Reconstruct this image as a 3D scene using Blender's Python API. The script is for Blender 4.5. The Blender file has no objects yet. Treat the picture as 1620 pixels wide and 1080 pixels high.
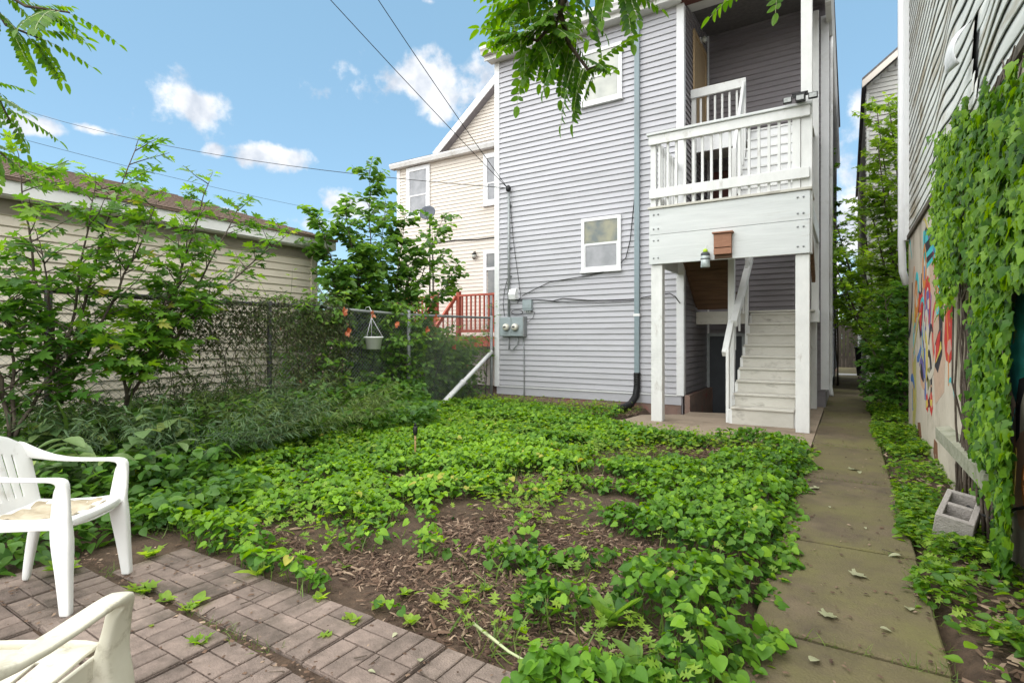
import bpy, bmesh, math, random
import numpy as np
from mathutils import Vector, Matrix
rad = math.radians
# ---------------------------------------------------------------- camera
scene = bpy.context.scene
COL = scene.collection
FPX, CX, HY, CH = 855.0, 810.0, 537.0, 1.27        # focal length in photo pixels, optical axis, horizon row, eye height
TH = math.atan2(530, 855)                          # camera yaw against the yard's long axis (+Y)
cam_d = bpy.data.cameras.new('Camera')
cam = bpy.data.objects.new('Camera', cam_d); COL.objects.link(cam)
cam.location = (0, 0, CH); cam.rotation_euler = (rad(90), 0, TH)
cam_d.sensor_width = 36; cam_d.lens = FPX / 1620 * 36; cam_d.shift_y = -3 / 1620
cam_d.clip_start = 0.05; cam_d.clip_end = 2000
scene.camera = cam
FV = (-math.sin(TH), math.cos(TH)); RV = (math.cos(TH), math.sin(TH))
def ray(px, py):
    a = (px - CX) / FPX
    return (FV[0] + a * RV[0], FV[1] + a * RV[1], -(py - HY) / FPX)
def atz(px, py, z=0.0):
    d = ray(px, py); t = (z - CH) / d[2]; return (d[0] * t, d[1] * t, z)
def aty(px, py, Y):
    d = ray(px, py); t = Y / d[1]; return (d[0] * t, Y, CH + d[2] * t)
def atx(px, py, X):
    d = ray(px, py); t = X / d[0]; return (X, d[1] * t, CH + d[2] * t)
def att(px, py, t):
    d = ray(px, py); return (d[0] * t, d[1] * t, CH + d[2] * t)
# ---------------------------------------------------------------- world, sun, exposure
SUN_DIR = Vector((0.03, -0.47, 0.88)).normalized()     # towards the sun: behind the camera, high
world = bpy.data.worlds.new('World'); scene.world = world; world.use_nodes = True
def build_world():
    nt = world.node_tree; N = nt.nodes; L = nt.links; N.clear()
    out = N.new('ShaderNodeOutputWorld'); bg = N.new('ShaderNodeBackground'); bg.inputs[1].default_value = 0.082
    L.new(bg.outputs[0], out.inputs[0])
    sky = N.new('ShaderNodeTexSky'); sky.sky_type = 'NISHITA'; sky.sun_disc = False
    sky.sun_elevation = math.asin(SUN_DIR.z); sky.sun_rotation = math.atan2(SUN_DIR.x, SUN_DIR.y)
    sky.air_density = 1.0; sky.dust_density = 0.6; sky.ozone_density = 2.2
    tc = N.new('ShaderNodeTexCoord')
    nz = N.new('ShaderNodeTexNoise'); nz.inputs['Scale'].default_value = 13; nz.inputs['Detail'].default_value = 8; nz.inputs['Roughness'].default_value = 0.58
    L.new(tc.outputs['Generated'], nz.inputs['Vector'])
    prev = None
    clouds = [(298, 172, 70, 40), (445, 248, 70, 20), (690, 135, 110, 42), (560, 325, 55, 22), (500, 352, 45, 16),
              (55, 200, 40, 16), (340, 238, 18, 12), (145, 205, 26, 10), (370, 335, 30, 10), (1372, 180, 30, 60),
              (1345, 330, 30, 110), (680, 2, 20, 8), (420, 300, 120, 0)]
    rng = random.Random(4)
    # the same kind of small fair-weather cumulus carries on all round outside the frame
    for k in range(16):
        clouds.append((None, rng.uniform(55, 330), rng.uniform(0.05, 0.13), rng.uniform(0.09, 0.5)))
    for cx, cy, sx, sy in clouds:
        if sy == 0: continue
        if cx is None:
            az = TH + rad(cy); el = sy
            c = Vector((-math.sin(az) * math.cos(el), math.cos(az) * math.cos(el), math.sin(el))); wx = sx; wz = sx * 0.45
        else:
            v = Vector(ray(cx, cy)); ln = v.length; c = v.normalized(); wx = sx / FPX / ln * 1.12; wz = sy / FPX / ln * 1.15
        sub = N.new('ShaderNodeVectorMath'); sub.operation = 'SUBTRACT'; sub.inputs[1].default_value = c
        L.new(tc.outputs['Generated'], sub.inputs[0])
        mul = N.new('ShaderNodeVectorMath'); mul.operation = 'MULTIPLY'; mul.inputs[1].default_value = (1 / wx, 1 / wx, 1 / wz)
        L.new(sub.outputs[0], mul.inputs[0])
        ln_ = N.new('ShaderNodeVectorMath'); ln_.operation = 'LENGTH'; L.new(mul.outputs[0], ln_.inputs[0])
        inv = N.new('ShaderNodeMath'); inv.operation = 'SUBTRACT'; inv.inputs[0].default_value = 1.0; L.new(ln_.outputs['Value'], inv.inputs[1])
        if prev is None: prev = inv
        else:
            mx = N.new('ShaderNodeMath'); mx.operation = 'MAXIMUM'; L.new(prev.outputs[0], mx.inputs[0]); L.new(inv.outputs[0], mx.inputs[1]); prev = mx
    n2 = N.new('ShaderNodeMath'); n2.operation = 'MULTIPLY_ADD'; n2.inputs[1].default_value = 3.6; n2.inputs[2].default_value = -1.85
    L.new(nz.outputs['Fac'], n2.inputs[0])
    sm = N.new('ShaderNodeMath'); sm.operation = 'ADD'; L.new(n2.outputs[0], sm.inputs[0]); L.new(prev.outputs[0], sm.inputs[1])
    mr = N.new('ShaderNodeMapRange'); mr.interpolation_type = 'SMOOTHSTEP'; mr.inputs['From Min'].default_value = -0.05; mr.inputs['From Max'].default_value = 0.62
    L.new(sm.outputs[0], mr.inputs['Value'])
    # cloud body colour: bright with grey hollows
    nz2 = N.new('ShaderNodeTexNoise'); nz2.inputs['Scale'].default_value = 24; nz2.inputs['Detail'].default_value = 6
    L.new(tc.outputs['Generated'], nz2.inputs['Vector'])
    cr = N.new('ShaderNodeValToRGB'); cr.color_ramp.elements[0].position = 0.33; cr.color_ramp.elements[0].color = (3.6, 4.0, 4.6, 1)
    cr.color_ramp.elements[1].position = 0.6; cr.color_ramp.elements[1].color = (6.0, 6.1, 6.3, 1)
    L.new(nz2.outputs['Fac'], cr.inputs[0])
    hz = N.new('ShaderNodeMix'); hz.data_type = 'RGBA'; hz.blend_type = 'MIX'; hz.inputs['Factor'].default_value = 0.40
    L.new(sky.outputs[0], hz.inputs['A']); hz.inputs['B'].default_value = (2.5, 4.7, 6.0, 1)   # summer haze veil
    mix = N.new('ShaderNodeMix'); mix.data_type = 'RGBA'
    L.new(mr.outputs['Result'], mix.inputs['Factor']); L.new(hz.outputs['Result'], mix.inputs['A']); L.new(cr.outputs[0], mix.inputs['B'])
    L.new(mix.outputs['Result'], bg.inputs[0])
build_world()
sun_d = bpy.data.lights.new('Sun', 'SUN'); sun_d.energy = 4.0; sun_d.angle = rad(135); sun_d.color = (1.0, 0.94, 0.83)
sun = bpy.data.objects.new('Sun', sun_d); COL.objects.link(sun)
sun.rotation_euler = SUN_DIR.to_track_quat('Z', 'Y').to_euler(); sun.location = (0, -5, 20)
vs = scene.view_settings; vs.view_transform = 'Standard'; vs.look = 'None'; vs.exposure = 1.18; vs.gamma = 1.0; vs.use_curve_mapping = False
scene.cycles.max_bounces = 8; scene.cycles.diffuse_bounces = 4; scene.cycles.transmission_bounces = 4; scene.cycles.transparent_max_bounces = 8

# ---------------------------------------------------------------- materials
MATS = {}
def newmat(name):
    m = bpy.data.materials.new(name); m.use_nodes = True; nt = m.node_tree
    b = nt.nodes['Principled BSDF']; return m, nt, b
def mat(name, c1, c2=None, *, objvar=0.0, scale=6.0, rough=0.6, stretch=(1, 1, 1), bump=0.0, bscale=None, dirt=None, dscale=2.0, dthr=(0.52, 0.72), metal=0.0, spec=0.3, coords='Position', detail=6):
    """two-tone noise colour, optional dirt colour in patches, optional bump"""
    if name in MATS: return MATS[name]
    m, nt, b = newmat(name); N = nt.nodes; L = nt.links
    c2 = c2 or tuple(v * 0.8 for v in c1)
    src = N.new('ShaderNodeNewGeometry').outputs['Position'] if coords == 'Position' else N.new('ShaderNodeTexCoord').outputs[coords]
    mp = N.new('ShaderNodeMapping'); mp.inputs['Scale'].default_value = stretch; L.new(src, mp.inputs[0])
    nz = N.new('ShaderNodeTexNoise'); nz.inputs['Scale'].default_value = scale; nz.inputs['Detail'].default_value = detail; nz.inputs['Roughness'].default_value = 0.65
    L.new(mp.outputs[0], nz.inputs['Vector'])
    cr = N.new('ShaderNodeValToRGB'); cr.color_ramp.elements[0].position = 0.3; cr.color_ramp.elements[1].position = 0.7
    cr.color_ramp.elements[0].color = (*c2, 1); cr.color_ramp.elements[1].color = (*c1, 1)
    L.new(nz.outputs['Fac'], cr.inputs[0]); col = cr.outputs[0]
    if dirt:
        nd = N.new('ShaderNodeTexNoise'); nd.inputs['Scale'].default_value = dscale; nd.inputs['Detail'].default_value = 8; nd.inputs['Roughness'].default_value = 0.7
        L.new(mp.outputs[0], nd.inputs['Vector'])
        mr = N.new('ShaderNodeMapRange'); mr.inputs['From Min'].default_value = dthr[0]; mr.inputs['From Max'].default_value = dthr[1]; L.new(nd.outputs['Fac'], mr.inputs['Value'])
        mx = N.new('ShaderNodeMix'); mx.data_type = 'RGBA'; L.new(mr.outputs[0], mx.inputs['Factor']); L.new(col, mx.inputs['A']); mx.inputs['B'].default_value = (*dirt, 1); col = mx.outputs['Result']
    if objvar:
        oi = N.new('ShaderNodeObjectInfo'); mo = N.new('ShaderNodeMapRange'); mo.inputs['To Min'].default_value = 1 - objvar; mo.inputs['To Max'].default_value = 1 + objvar
        L.new(oi.outputs['Random'], mo.inputs['Value']); ho = N.new('ShaderNodeHueSaturation'); L.new(mo.outputs[0], ho.inputs['Value']); L.new(col, ho.inputs['Color']); col = ho.outputs[0]
    L.new(col, b.inputs['Base Color'])
    b.inputs['Roughness'].default_value = rough; b.inputs['Metallic'].default_value = metal; b.inputs['Specular IOR Level'].default_value = spec
    if bump:
        nb = N.new('ShaderNodeTexNoise'); nb.inputs['Scale'].default_value = bscale or scale * 4; nb.inputs['Detail'].default_value = 6; L.new(mp.outputs[0], nb.inputs['Vector'])
        bp = N.new('ShaderNodeBump'); bp.inputs['Strength'].default_value = bump; bp.inputs['Distance'].default_value = 0.02; L.new(nb.outputs['Fac'], bp.inputs['Height']); L.new(bp.outputs[0], b.inputs['Normal'])
    MATS[name] = m; return m
def leafmat(name, dark, mid, light, trans=0.35, rough=0.45, old=None):
    """leaf colour runs with a per-leaf colour number; thin leaf lets light through"""
    m, nt, b = newmat(name); N = nt.nodes; L = nt.links
    at = N.new('ShaderNodeAttribute'); at.attribute_name = 'leaf_tone'
    cr = N.new('ShaderNodeValToRGB'); e = cr.color_ramp.elements
    e[0].position = 0.0; e[0].color = (*dark, 1); e[1].position = 1.0; e[1].color = (*light, 1)
    k = e.new(0.5); k.color = (*mid, 1)
    if old: k = e.new(0.985); k.color = (*light, 1); e[-1].color = (*old, 1)
    L.new(at.outputs['Fac'], cr.inputs[0])
    tc = N.new('ShaderNodeTexCoord'); nz = N.new('ShaderNodeTexNoise'); nz.inputs['Scale'].default_value = 30; L.new(tc.outputs['Object'], nz.inputs['Vector'])
    hs = N.new('ShaderNodeHueSaturation'); mr = N.new('ShaderNodeMapRange'); mr.inputs['To Min'].default_value = 0.75; mr.inputs['To Max'].default_value = 1.25
    L.new(nz.outputs['Fac'], mr.inputs['Value']); L.new(mr.outputs[0], hs.inputs['Value']); L.new(cr.outputs[0], hs.inputs['Color'])
    L.new(hs.outputs[0], b.inputs['Base Color']); b.inputs['Roughness'].default_value = rough; b.inputs['Specular IOR Level'].default_value = 0.35
    tr = N.new('ShaderNodeBsdfTranslucent'); hs2 = N.new('ShaderNodeHueSaturation'); hs2.inputs['Hue'].default_value = 0.485; hs2.inputs['Saturation'].default_value = 1.1; hs2.inputs['Value'].default_value = 1.7
    L.new(hs.outputs[0], hs2.inputs['Color']); L.new(hs2.outputs[0], tr.inputs['Color'])
    mx = N.new('ShaderNodeMixShader'); mx.inputs[0].default_value = trans; L.new(b.outputs[0], mx.inputs[1]); L.new(tr.outputs[0], mx.inputs[2])
    L.new(mx.outputs[0], N['Material Output'].inputs[0]); return m
def glassmat(name, c1, c2, scale=3.0, rough=0.06):
    m, nt, b = newmat(name); N = nt.nodes; L = nt.links
    tc = N.new('ShaderNodeTexCoord'); nz = N.new('ShaderNodeTexNoise'); nz.inputs['Scale'].default_value = scale; nz.inputs['Detail'].default_value = 3; L.new(tc.outputs['Object'], nz.inputs['Vector'])
    cr = N.new('ShaderNodeValToRGB'); cr.color_ramp.elements[0].position = 0.35; cr.color_ramp.elements[1].position = 0.65; cr.color_ramp.elements[0].color = (*c1, 1); cr.color_ramp.elements[1].color = (*c2, 1)
    L.new(nz.outputs['Fac'], cr.inputs[0]); L.new(cr.outputs[0], b.inputs['Base Color']); b.inputs['Roughness'].default_value = 0.5
    b.inputs['Coat Weight'].default_value = 1.0; b.inputs['Coat Roughness'].default_value = rough; b.inputs['Coat IOR'].default_value = 1.5; return m

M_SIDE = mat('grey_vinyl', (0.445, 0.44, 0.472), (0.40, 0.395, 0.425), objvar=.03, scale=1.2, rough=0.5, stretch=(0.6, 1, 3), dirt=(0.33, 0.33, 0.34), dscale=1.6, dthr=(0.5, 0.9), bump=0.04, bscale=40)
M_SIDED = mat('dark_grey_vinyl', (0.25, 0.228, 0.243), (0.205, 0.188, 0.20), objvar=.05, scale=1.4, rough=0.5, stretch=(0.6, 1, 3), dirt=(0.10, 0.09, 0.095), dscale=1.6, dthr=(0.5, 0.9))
M_CREAM = mat('cream_vinyl', (0.64, 0.58, 0.52), (0.58, 0.525, 0.465), objvar=.05, scale=1.0, rough=0.55, stretch=(0.5, 1, 2), dirt=(0.42, 0.36, 0.30), dscale=1.5, dthr=(0.55, 0.95))
M_GARAGE = mat('beige_vinyl', (0.70, 0.62, 0.52), (0.62, 0.55, 0.46), objvar=.05, scale=1.0, rough=0.55, stretch=(1, 0.5, 2), dirt=(0.40, 0.35, 0.28), dscale=1.2, dthr=(0.5, 0.9))
M_PALE = mat('weathered_pale_vinyl', (0.66, 0.67, 0.64), (0.53, 0.54, 0.51), objvar=.05, scale=1.4, rough=0.6, stretch=(1, 0.5, 3), dirt=(0.30, 0.25, 0.17), dscale=1.6, dthr=(0.5, 0.66), bump=0.1)
M_WHITE = mat('white_trim', (0.74, 0.74, 0.75), (0.66, 0.66, 0.67), scale=3, rough=0.5, dirt=(0.42, 0.41, 0.39), dscale=3, dthr=(0.55, 0.9))
M_WOOD = mat('white_painted_wood', (0.70, 0.70, 0.69), (0.60, 0.60, 0.59), scale=7, rough=0.6, stretch=(1, 1, 0.5), dirt=(0.30, 0.26, 0.22), dscale=5, dthr=(0.60, 0.80), bump=0.12, bscale=30)
M_BEAM = mat('pale_painted_beam', (0.61, 0.625, 0.625), (0.52, 0.535, 0.535), scale=6, rough=0.6, stretch=(0.25, 1, 3), dirt=(0.33, 0.32, 0.29), dscale=3, dthr=(0.57, 0.85), bump=0.15, bscale=14)
M_TREAD = mat('worn_white_stair', (0.56, 0.54, 0.49), (0.44, 0.42, 0.37), scale=5, rough=0.65, stretch=(0.5, 1, 1), dirt=(0.13, 0.11, 0.085), dscale=5, dthr=(0.55, 0.78), bump=0.1)
M_BROWN = mat('raw_brown_board', (0.145, 0.082, 0.045), (0.07, 0.04, 0.024), scale=5, rough=0.7, stretch=(0.4, 3, 3), bump=0.2)
M_BIRD = mat('cedar_board', (0.34, 0.17, 0.105), (0.24, 0.115, 0.07), scale=10, rough=0.65, stretch=(1, 1, 4), bump=0.2)
M_RED = mat('red_stained_deck', (0.42, 0.10, 0.06), (0.31, 0.07, 0.045), scale=5, rough=0.55, stretch=(1, 1, 0.4))
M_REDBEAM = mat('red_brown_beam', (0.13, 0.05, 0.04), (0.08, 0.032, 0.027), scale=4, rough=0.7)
M_SHINGLE = mat('brown_shingle', (0.20, 0.135, 0.10), (0.085, 0.06, 0.048), scale=30, rough=0.9, bump=0.4, dirt=(0.30, 0.22, 0.17), dscale=14, dthr=(0.55, 0.7))
M_ROOF = mat('grey_roofing', (0.13, 0.12, 0.12), (0.08, 0.076, 0.076), scale=14, rough=0.9, bump=0.3)
M_GUT = mat('white_gutter', (0.70, 0.69, 0.68), (0.60, 0.59, 0.58), scale=2, rough=0.4, dirt=(0.38, 0.35, 0.31), dscale=2.5, dthr=(0.52, 0.8))
M_DOWN = mat('grey_blue_downspout', (0.25, 0.315, 0.345), (0.21, 0.265, 0.29), scale=4, rough=0.4, stretch=(1, 1, 0.3), dirt=(0.16, 0.19, 0.2), dscale=4, dthr=(0.5, 0.8))
M_BLACK = mat('black_plastic', (0.016, 0.016, 0.018), (0.01, 0.01, 0.011), scale=8, rough=0.45)
M_CABLE = mat('black_cable', (0.02, 0.02, 0.021), (0.012, 0.012, 0.013), scale=8, rough=0.6)
M_MET = mat('galvanised_grey', (0.30, 0.315, 0.32), (0.23, 0.245, 0.25), scale=9, rough=0.5, metal=0.3, dirt=(0.2, 0.18, 0.16), dscale=5, dthr=(0.55, 0.8))
M_METAL_DK = mat('dark_weathered_steel', (0.075, 0.077, 0.08), (0.045, 0.045, 0.047), scale=12, rough=0.6, metal=0.3)
M_BOX = mat('grey_meter_paint', (0.33, 0.38, 0.40), (0.28, 0.325, 0.345), scale=4, rough=0.45, dirt=(0.22, 0.24, 0.24), dscale=5)
M_FOUND = mat('painted_brick_foundation', (0.25, 0.16, 0.13), (0.17, 0.13, 0.11), scale=5, rough=0.9, bump=0.4, dirt=(0.28, 0.07, 0.06), dscale=3)
M_CONC = mat('mossy_concrete', (0.145, 0.112, 0.07), (0.068, 0.053, 0.036), objvar=.10, scale=3.2, rough=0.92, bump=0.4, bscale=90, dirt=(0.135, 0.122, 0.05), dscale=1.0, dthr=(0.40, 0.62), detail=12)
M_CONC2 = mat('bare_concrete', (0.31, 0.245, 0.185), (0.23, 0.18, 0.135), scale=2.5, rough=0.92, bump=0.2, bscale=60, dirt=(0.17, 0.13, 0.09), dscale=1.6, dthr=(0.5, 0.7))
M_BRICK = mat('pinkish_grey_paver', (0.235, 0.18, 0.152), (0.15, 0.115, 0.098), objvar=.2, scale=16, rough=0.95, bump=0.45, bscale=120, dirt=(0.075, 0.06, 0.048), dscale=3, dthr=(0.47, 0.68))
M_BRICK2 = mat('lighter_paver', (0.285, 0.222, 0.187), (0.18, 0.14, 0.118), objvar=.2, scale=18, rough=0.95, bump=0.45, bscale=120, dirt=(0.085, 0.068, 0.055), dscale=3.3, dthr=(0.47, 0.68))
M_SOIL = mat('dark_soil', (0.10, 0.066, 0.044), (0.045, 0.03, 0.021), scale=14, rough=1.0, bump=0.7, bscale=50, dirt=(0.075, 0.05, 0.035), dscale=5)
M_STUCCO = mat('stained_stucco', (0.56, 0.50, 0.42), (0.45, 0.395, 0.325), scale=2.0, rough=0.9, bump=0.3, bscale=25, stretch=(1, 1, 0.6), dirt=(0.22, 0.195, 0.14), dscale=1.5, dthr=(0.52, 0.7), detail=10)
M_STONE = mat('mossy_sill_stone', (0.34, 0.335, 0.27), (0.2, 0.205, 0.14), scale=9, rough=0.95, bump=0.5)
M_PLASTIC = mat('white_resin', (0.74, 0.735, 0.72), (0.69, 0.685, 0.67), scale=5, rough=0.38, dirt=(0.40, 0.36, 0.29), dscale=7, dthr=(0.6, 0.82), spec=0.4)
M_PLASTIC_DIRTY = mat('stained_cream_resin', (0.60, 0.575, 0.48), (0.52, 0.49, 0.39), scale=6, rough=0.5, dirt=(0.24, 0.20, 0.13), dscale=10, dthr=(0.54, 0.74), spec=0.35)
M_BARK = mat('grey_bark', (0.11, 0.085, 0.065), (0.055, 0.042, 0.034), scale=20, rough=0.9, bump=0.4)
M_STEMG = mat('green_stem', (0.10, 0.13, 0.045), (0.07, 0.085, 0.035), scale=10, rough=0.7)
M_STEMP = mat('pale_stem', (0.42, 0.47, 0.27), (0.34, 0.38, 0.2), scale=10, rough=0.7)
M_DOOR = mat('dark_door_paint', (0.06, 0.065, 0.075), (0.045, 0.048, 0.055), scale=3, rough=0.6)
M_TAN = mat('tan_door_wood', (0.42, 0.30, 0.17), (0.34, 0.24, 0.14), scale=3, rough=0.5, stretch=(3, 3, 0.5))
M_CEIL = mat('white_ceiling_board', (0.66, 0.65, 0.62), (0.58, 0.57, 0.55), scale=2, rough=0.8)
M_BLOCK = mat('cinder_block', (0.36, 0.325, 0.30), (0.27, 0.245, 0.225), scale=25, rough=0.95, bump=0.5, bscale=90)
M_OLDFENCE = mat('old_grey_wood', (0.13, 0.11, 0.085), (0.075, 0.062, 0.05), scale=6, rough=0.9, stretch=(2, 2, 0.3), bump=0.3)
M_GLASS_DK = glassmat('dark_window_glass', (0.02, 0.025, 0.03), (0.10, 0.10, 0.10), 2.5)
M_GLASS_AMB = glassmat('curtained_glass', (0.03, 0.05, 0.045), (0.17, 0.16, 0.08), 4.0)
M_GLASS_PALE = glassmat('pale_blind_glass', (0.27, 0.285, 0.26), (0.40, 0.40, 0.36), 3.0)
M_GLASS_GREY = glassmat('grey_blind_glass', (0.13, 0.135, 0.15), (0.22, 0.22, 0.24), 4.0)

# ---------------------------------------------------------------- mesh helpers
LOCAL = set()
def link(name, me, parent=None, m=None):
    o = bpy.data.objects.new(name, me); COL.objects.link(o)
    if parent is not None:
        o.parent = parent
        if parent.type == 'EMPTY' and parent.name not in LOCAL: o.location = -parent.location   # meshes are written in world metres
    if m is not None and me is not None:
        me.materials.clear(); me.materials.append(m)
    return o
def poly(name, v, f, m, parent=None, smooth=False):
    me = bpy.data.meshes.new(name); me.from_pydata([tuple(p) for p in v], [], f); me.update()
    if smooth: me.polygons.foreach_set('use_smooth', [True] * len(me.polygons))
    return link(name, me, parent, m)
BOXF = [(0, 3, 2, 1), (4, 5, 6, 7), (0, 1, 5, 4), (1, 2, 6, 5), (2, 3, 7, 6), (3, 0, 4, 7)]
def boxv(x0, x1, y0, y1, z0, z1):
    return [(x0, y0, z0), (x1, y0, z0), (x1, y1, z0), (x0, y1, z0), (x0, y0, z1), (x1, y0, z1), (x1, y1, z1), (x0, y1, z1)]
def box(name, x0, x1, y0, y1, z0, z1, m, parent=None, bev=0.0):
    x0, x1 = min(x0, x1), max(x0, x1); y0, y1 = min(y0, y1), max(y0, y1); z0, z1 = min(z0, z1), max(z0, z1)
    if bev:
        bm = bmesh.new(); vs_ = [bm.verts.new(p) for p in boxv(x0, x1, y0, y1, z0, z1)]
        for f in BOXF: bm.faces.new([vs_[i] for i in f])
        bmesh.ops.bevel(bm, geom=bm.edges[:], offset=bev, segments=1, affect='EDGES', profile=0.7)
        me = bpy.data.meshes.new(name); bm.to_mesh(me); bm.free(); return link(name, me, parent, m)
    return poly(name, boxv(x0, x1, y0, y1, z0, z1), BOXF, m, parent)
def beam(name, a, b, w, h, m, parent=None, up=(0, 0, 1), bev=0.004):
    """square-cut bar from a to b, w wide across, h high along up"""
    a, b = Vector(a), Vector(b); d = (b - a).normalized(); u = Vector(up); s = d.cross(u)
    if s.length < 1e-5: s = d.cross(Vector((1, 0, 0)))
    s.normalize(); u = s.cross(d).normalized()
    v = []
    for p in (a, b):
        for i, j in ((-1, -1), (1, -1), (1, 1), (-1, 1)): v.append(p + s * (i * w / 2) + u * (j * h / 2))
    f = [(3, 2, 1, 0), (4, 5, 6, 7), (0, 1, 5, 4), (1, 2, 6, 5), (2, 3, 7, 6), (3, 0, 4, 7)]
    if not bev: return poly(name, v, f, m, parent)
    bm = bmesh.new(); q = [bm.verts.new(p) for p in v]
    for t in f: bm.faces.new([q[i] for i in t])
    bmesh.ops.recalc_face_normals(bm, faces=bm.faces[:])
    bmesh.ops.bevel(bm, geom=bm.edges[:], offset=min(bev, w / 4, h / 4), segments=1, affect='EDGES')
    me = bpy.data.meshes.new(name); bm.to_mesh(me); bm.free(); return link(name, me, parent, m)
def prism(name, outline, axis, a, b, m, parent=None):
    """outline of 2-D points swept along axis ('x','y','z') from a to b"""
    n = len(outline); v = []
    for t in (a, b):
        for p, q in outline:
            v.append((t, p, q) if axis == 'x' else (p, t, q) if axis == 'y' else (p, q, t))
    f = [tuple(range(n))[::-1], tuple(range(n, 2 * n))] + [(i, (i + 1) % n, n + (i + 1) % n, n + i) for i in range(n)]
    me = bpy.data.meshes.new(name); me.from_pydata(v, [], f)
    bm = bmesh.new(); bm.from_mesh(me); bmesh.ops.recalc_face_normals(bm, faces=bm.faces[:]); bm.to_mesh(me); bm.free()
    return link(name, me, parent, m)
def tube_arrays(lines, seg=6):
    """lines: (points, r0, r1) -> verts, faces of tapered tubes"""
    V = []; F = []
    for pts, r0, r1 in lines:
        P = [Vector(p) for p in pts]; n = len(P); base = len(V)
        prev = None
        for i, p in enumerate(P):
            d = (P[min(i + 1, n - 1)] - P[max(i - 1, 0)])
            if d.length < 1e-7: d = Vector((0, 0, 1))
            d.normalize()
            if prev is None: prev = d.cross(Vector((0.31, 0.2, 0.93))); prev = prev if prev.length > 1e-3 else d.cross(Vector((1, 0, 0)))
            s = (prev - d * prev.dot(d)); s = s.normalized() if s.length > 1e-6 else d.orthogonal().normalized()
            u = d.cross(s); prev = s; r = r0 + (r1 - r0) * i / max(n - 1, 1)
            for k in range(seg):
                a = 2 * math.pi * k / seg; V.append(p + (s * math.cos(a) + u * math.sin(a)) * r)
        for i in range(n - 1):
            for k in range(seg):
                a = base + i * seg + k; b = base + i * seg + (k + 1) % seg
                F.append((a, b, b + seg, a + seg))
        F.append(tuple(base + k for k in range(seg))[::-1]); F.append(tuple(base + (n - 1) * seg + k for k in range(seg)))
    return V, F
def tubes(name, lines, m, parent=None, seg=6):
    V, F = tube_arrays(lines, seg); return poly(name, V, F, m, parent, smooth=seg > 4)
def tube(name, pts, r, m, parent=None, seg=8, r1=None): return tubes(name, [(pts, r, r if r1 is None else r1)], m, parent, seg)
def lathe(name, prof, c, m, parent=None, seg=20, axis='z'):
    V = []; F = []; n = len(prof)
    for r, h in prof:
        for k in range(seg):
            a = 2 * math.pi * k / seg; x, y = r * math.cos(a), r * math.sin(a)
            V.append((c[0] + x, c[1] + y, c[2] + h) if axis == 'z' else (c[0] + x, c[1] - h, c[2] + y))
    for i in range(n - 1):
        for k in range(seg):
            a = i * seg + k; b = i * seg + (k + 1) % seg; F.append((a, b, b + seg, a + seg))
    F.append(tuple(range(seg))[::-1]); F.append(tuple(range((n - 1) * seg, n * seg)))
    o = poly(name, V, F, m, parent, smooth=True)
    bm = bmesh.new(); bm.from_mesh(o.data); bmesh.ops.recalc_face_normals(bm, faces=bm.faces[:]); bm.to_mesh(o.data); bm.free(); return o
def thing(name, label, cat, loc=(0, 0, 0), group=None, rz=0.0):
    """an Empty at the thing's base; children are given in world coordinates unless the caller works locally"""
    o = bpy.data.objects.new(name, None); COL.objects.link(o); o.location = loc; o.rotation_euler = (0, 0, rz); o.empty_display_size = 0.1
    tag(o, label, cat, group); return o
def tag(o, label=None, cat=None, group=None, kind=None):
    if label: o['label'] = label
    if cat: o['category'] = cat
    if group: o['group'] = group
    if kind: o['kind'] = kind
    return o
def struct(o): o['kind'] = 'structure'; return o
def wavy(a, b, sag, n=14, jit=0.0, seed=0):
    r = random.Random(seed); a, b = Vector(a), Vector(b); out = []
    for i in range(n + 1):
        t = i / n; p = a.lerp(b, t); p.z -= sag * 4 * t * (1 - t); out.append(p + Vector((r.uniform(-jit, jit), r.uniform(-jit, jit), r.uniform(-jit, jit))))
    return out

# ---------------------------------------------------------------- foliage helpers (numpy)
RS = np.random.RandomState(11)
def template(outline, centre=(0, 0.4), fold=0.25, droop=0.25, mirror=True):
    """fan of triangles round a centre; outline gives the right half from base (0,0) to tip (0,1)"""
    pts = list(outline)
    if mirror: pts = pts + [(-x, y) for x, y in outline[::-1] if abs(x) > 1e-6]
    P = np.array([centre] + pts, float); n = len(pts)
    z = fold * np.abs(P[:, 0]) - droop * P[:, 1] ** 2
    V = np.column_stack([P, z]); T = np.array([(0, i + 1, (i + 1) % n + 1) for i in range(n)]); return V, T
T_HEART = template([(0, 0.12), (0.22, -0.02), (0.42, 0.1), (0.5, 0.32), (0.42, 0.58), (0.22, 0.84), (0, 1.0)], (0, 0.42), 0.30, 0.22)
T_OVATE = template([(0, 0), (0.2, 0.12), (0.34, 0.34), (0.32, 0.56), (0.16, 0.84), (0, 1.0)], (0, 0.45), 0.3, 0.25)
T_LANCE = template([(0, 0), (0.14, 0.2), (0.17, 0.42), (0.11, 0.75), (0, 1.0)], (0, 0.45), 0.4, 0.3)
T_NARROW = template([(0, 0), (0.07, 0.25), (0.065, 0.6), (0, 1.0)], (0, 0.45), 0.3, 0.5)
T_MAPLE = template([(0, 0.06), (0.2, 0.0), (0.34, -0.02), (0.26, 0.16), (0.5, 0.22), (0.62, 0.42), (0.42, 0.38), (0.22, 0.4), (0.3, 0.6), (0.34, 0.78), (0.18, 0.7), (0.1, 0.68), (0.12, 0.85), (0, 1.05)], (0, 0.36), 0.2, 0.25)
T_IVY = template([(0, 0.05), (0.22, -0.06), (0.42, 0.1), (0.55, 0.34), (0.33, 0.42), (0.25, 0.68), (0.1, 0.9), (0, 1.02)], (0, 0.38), 0.15, 0.3)
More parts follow.
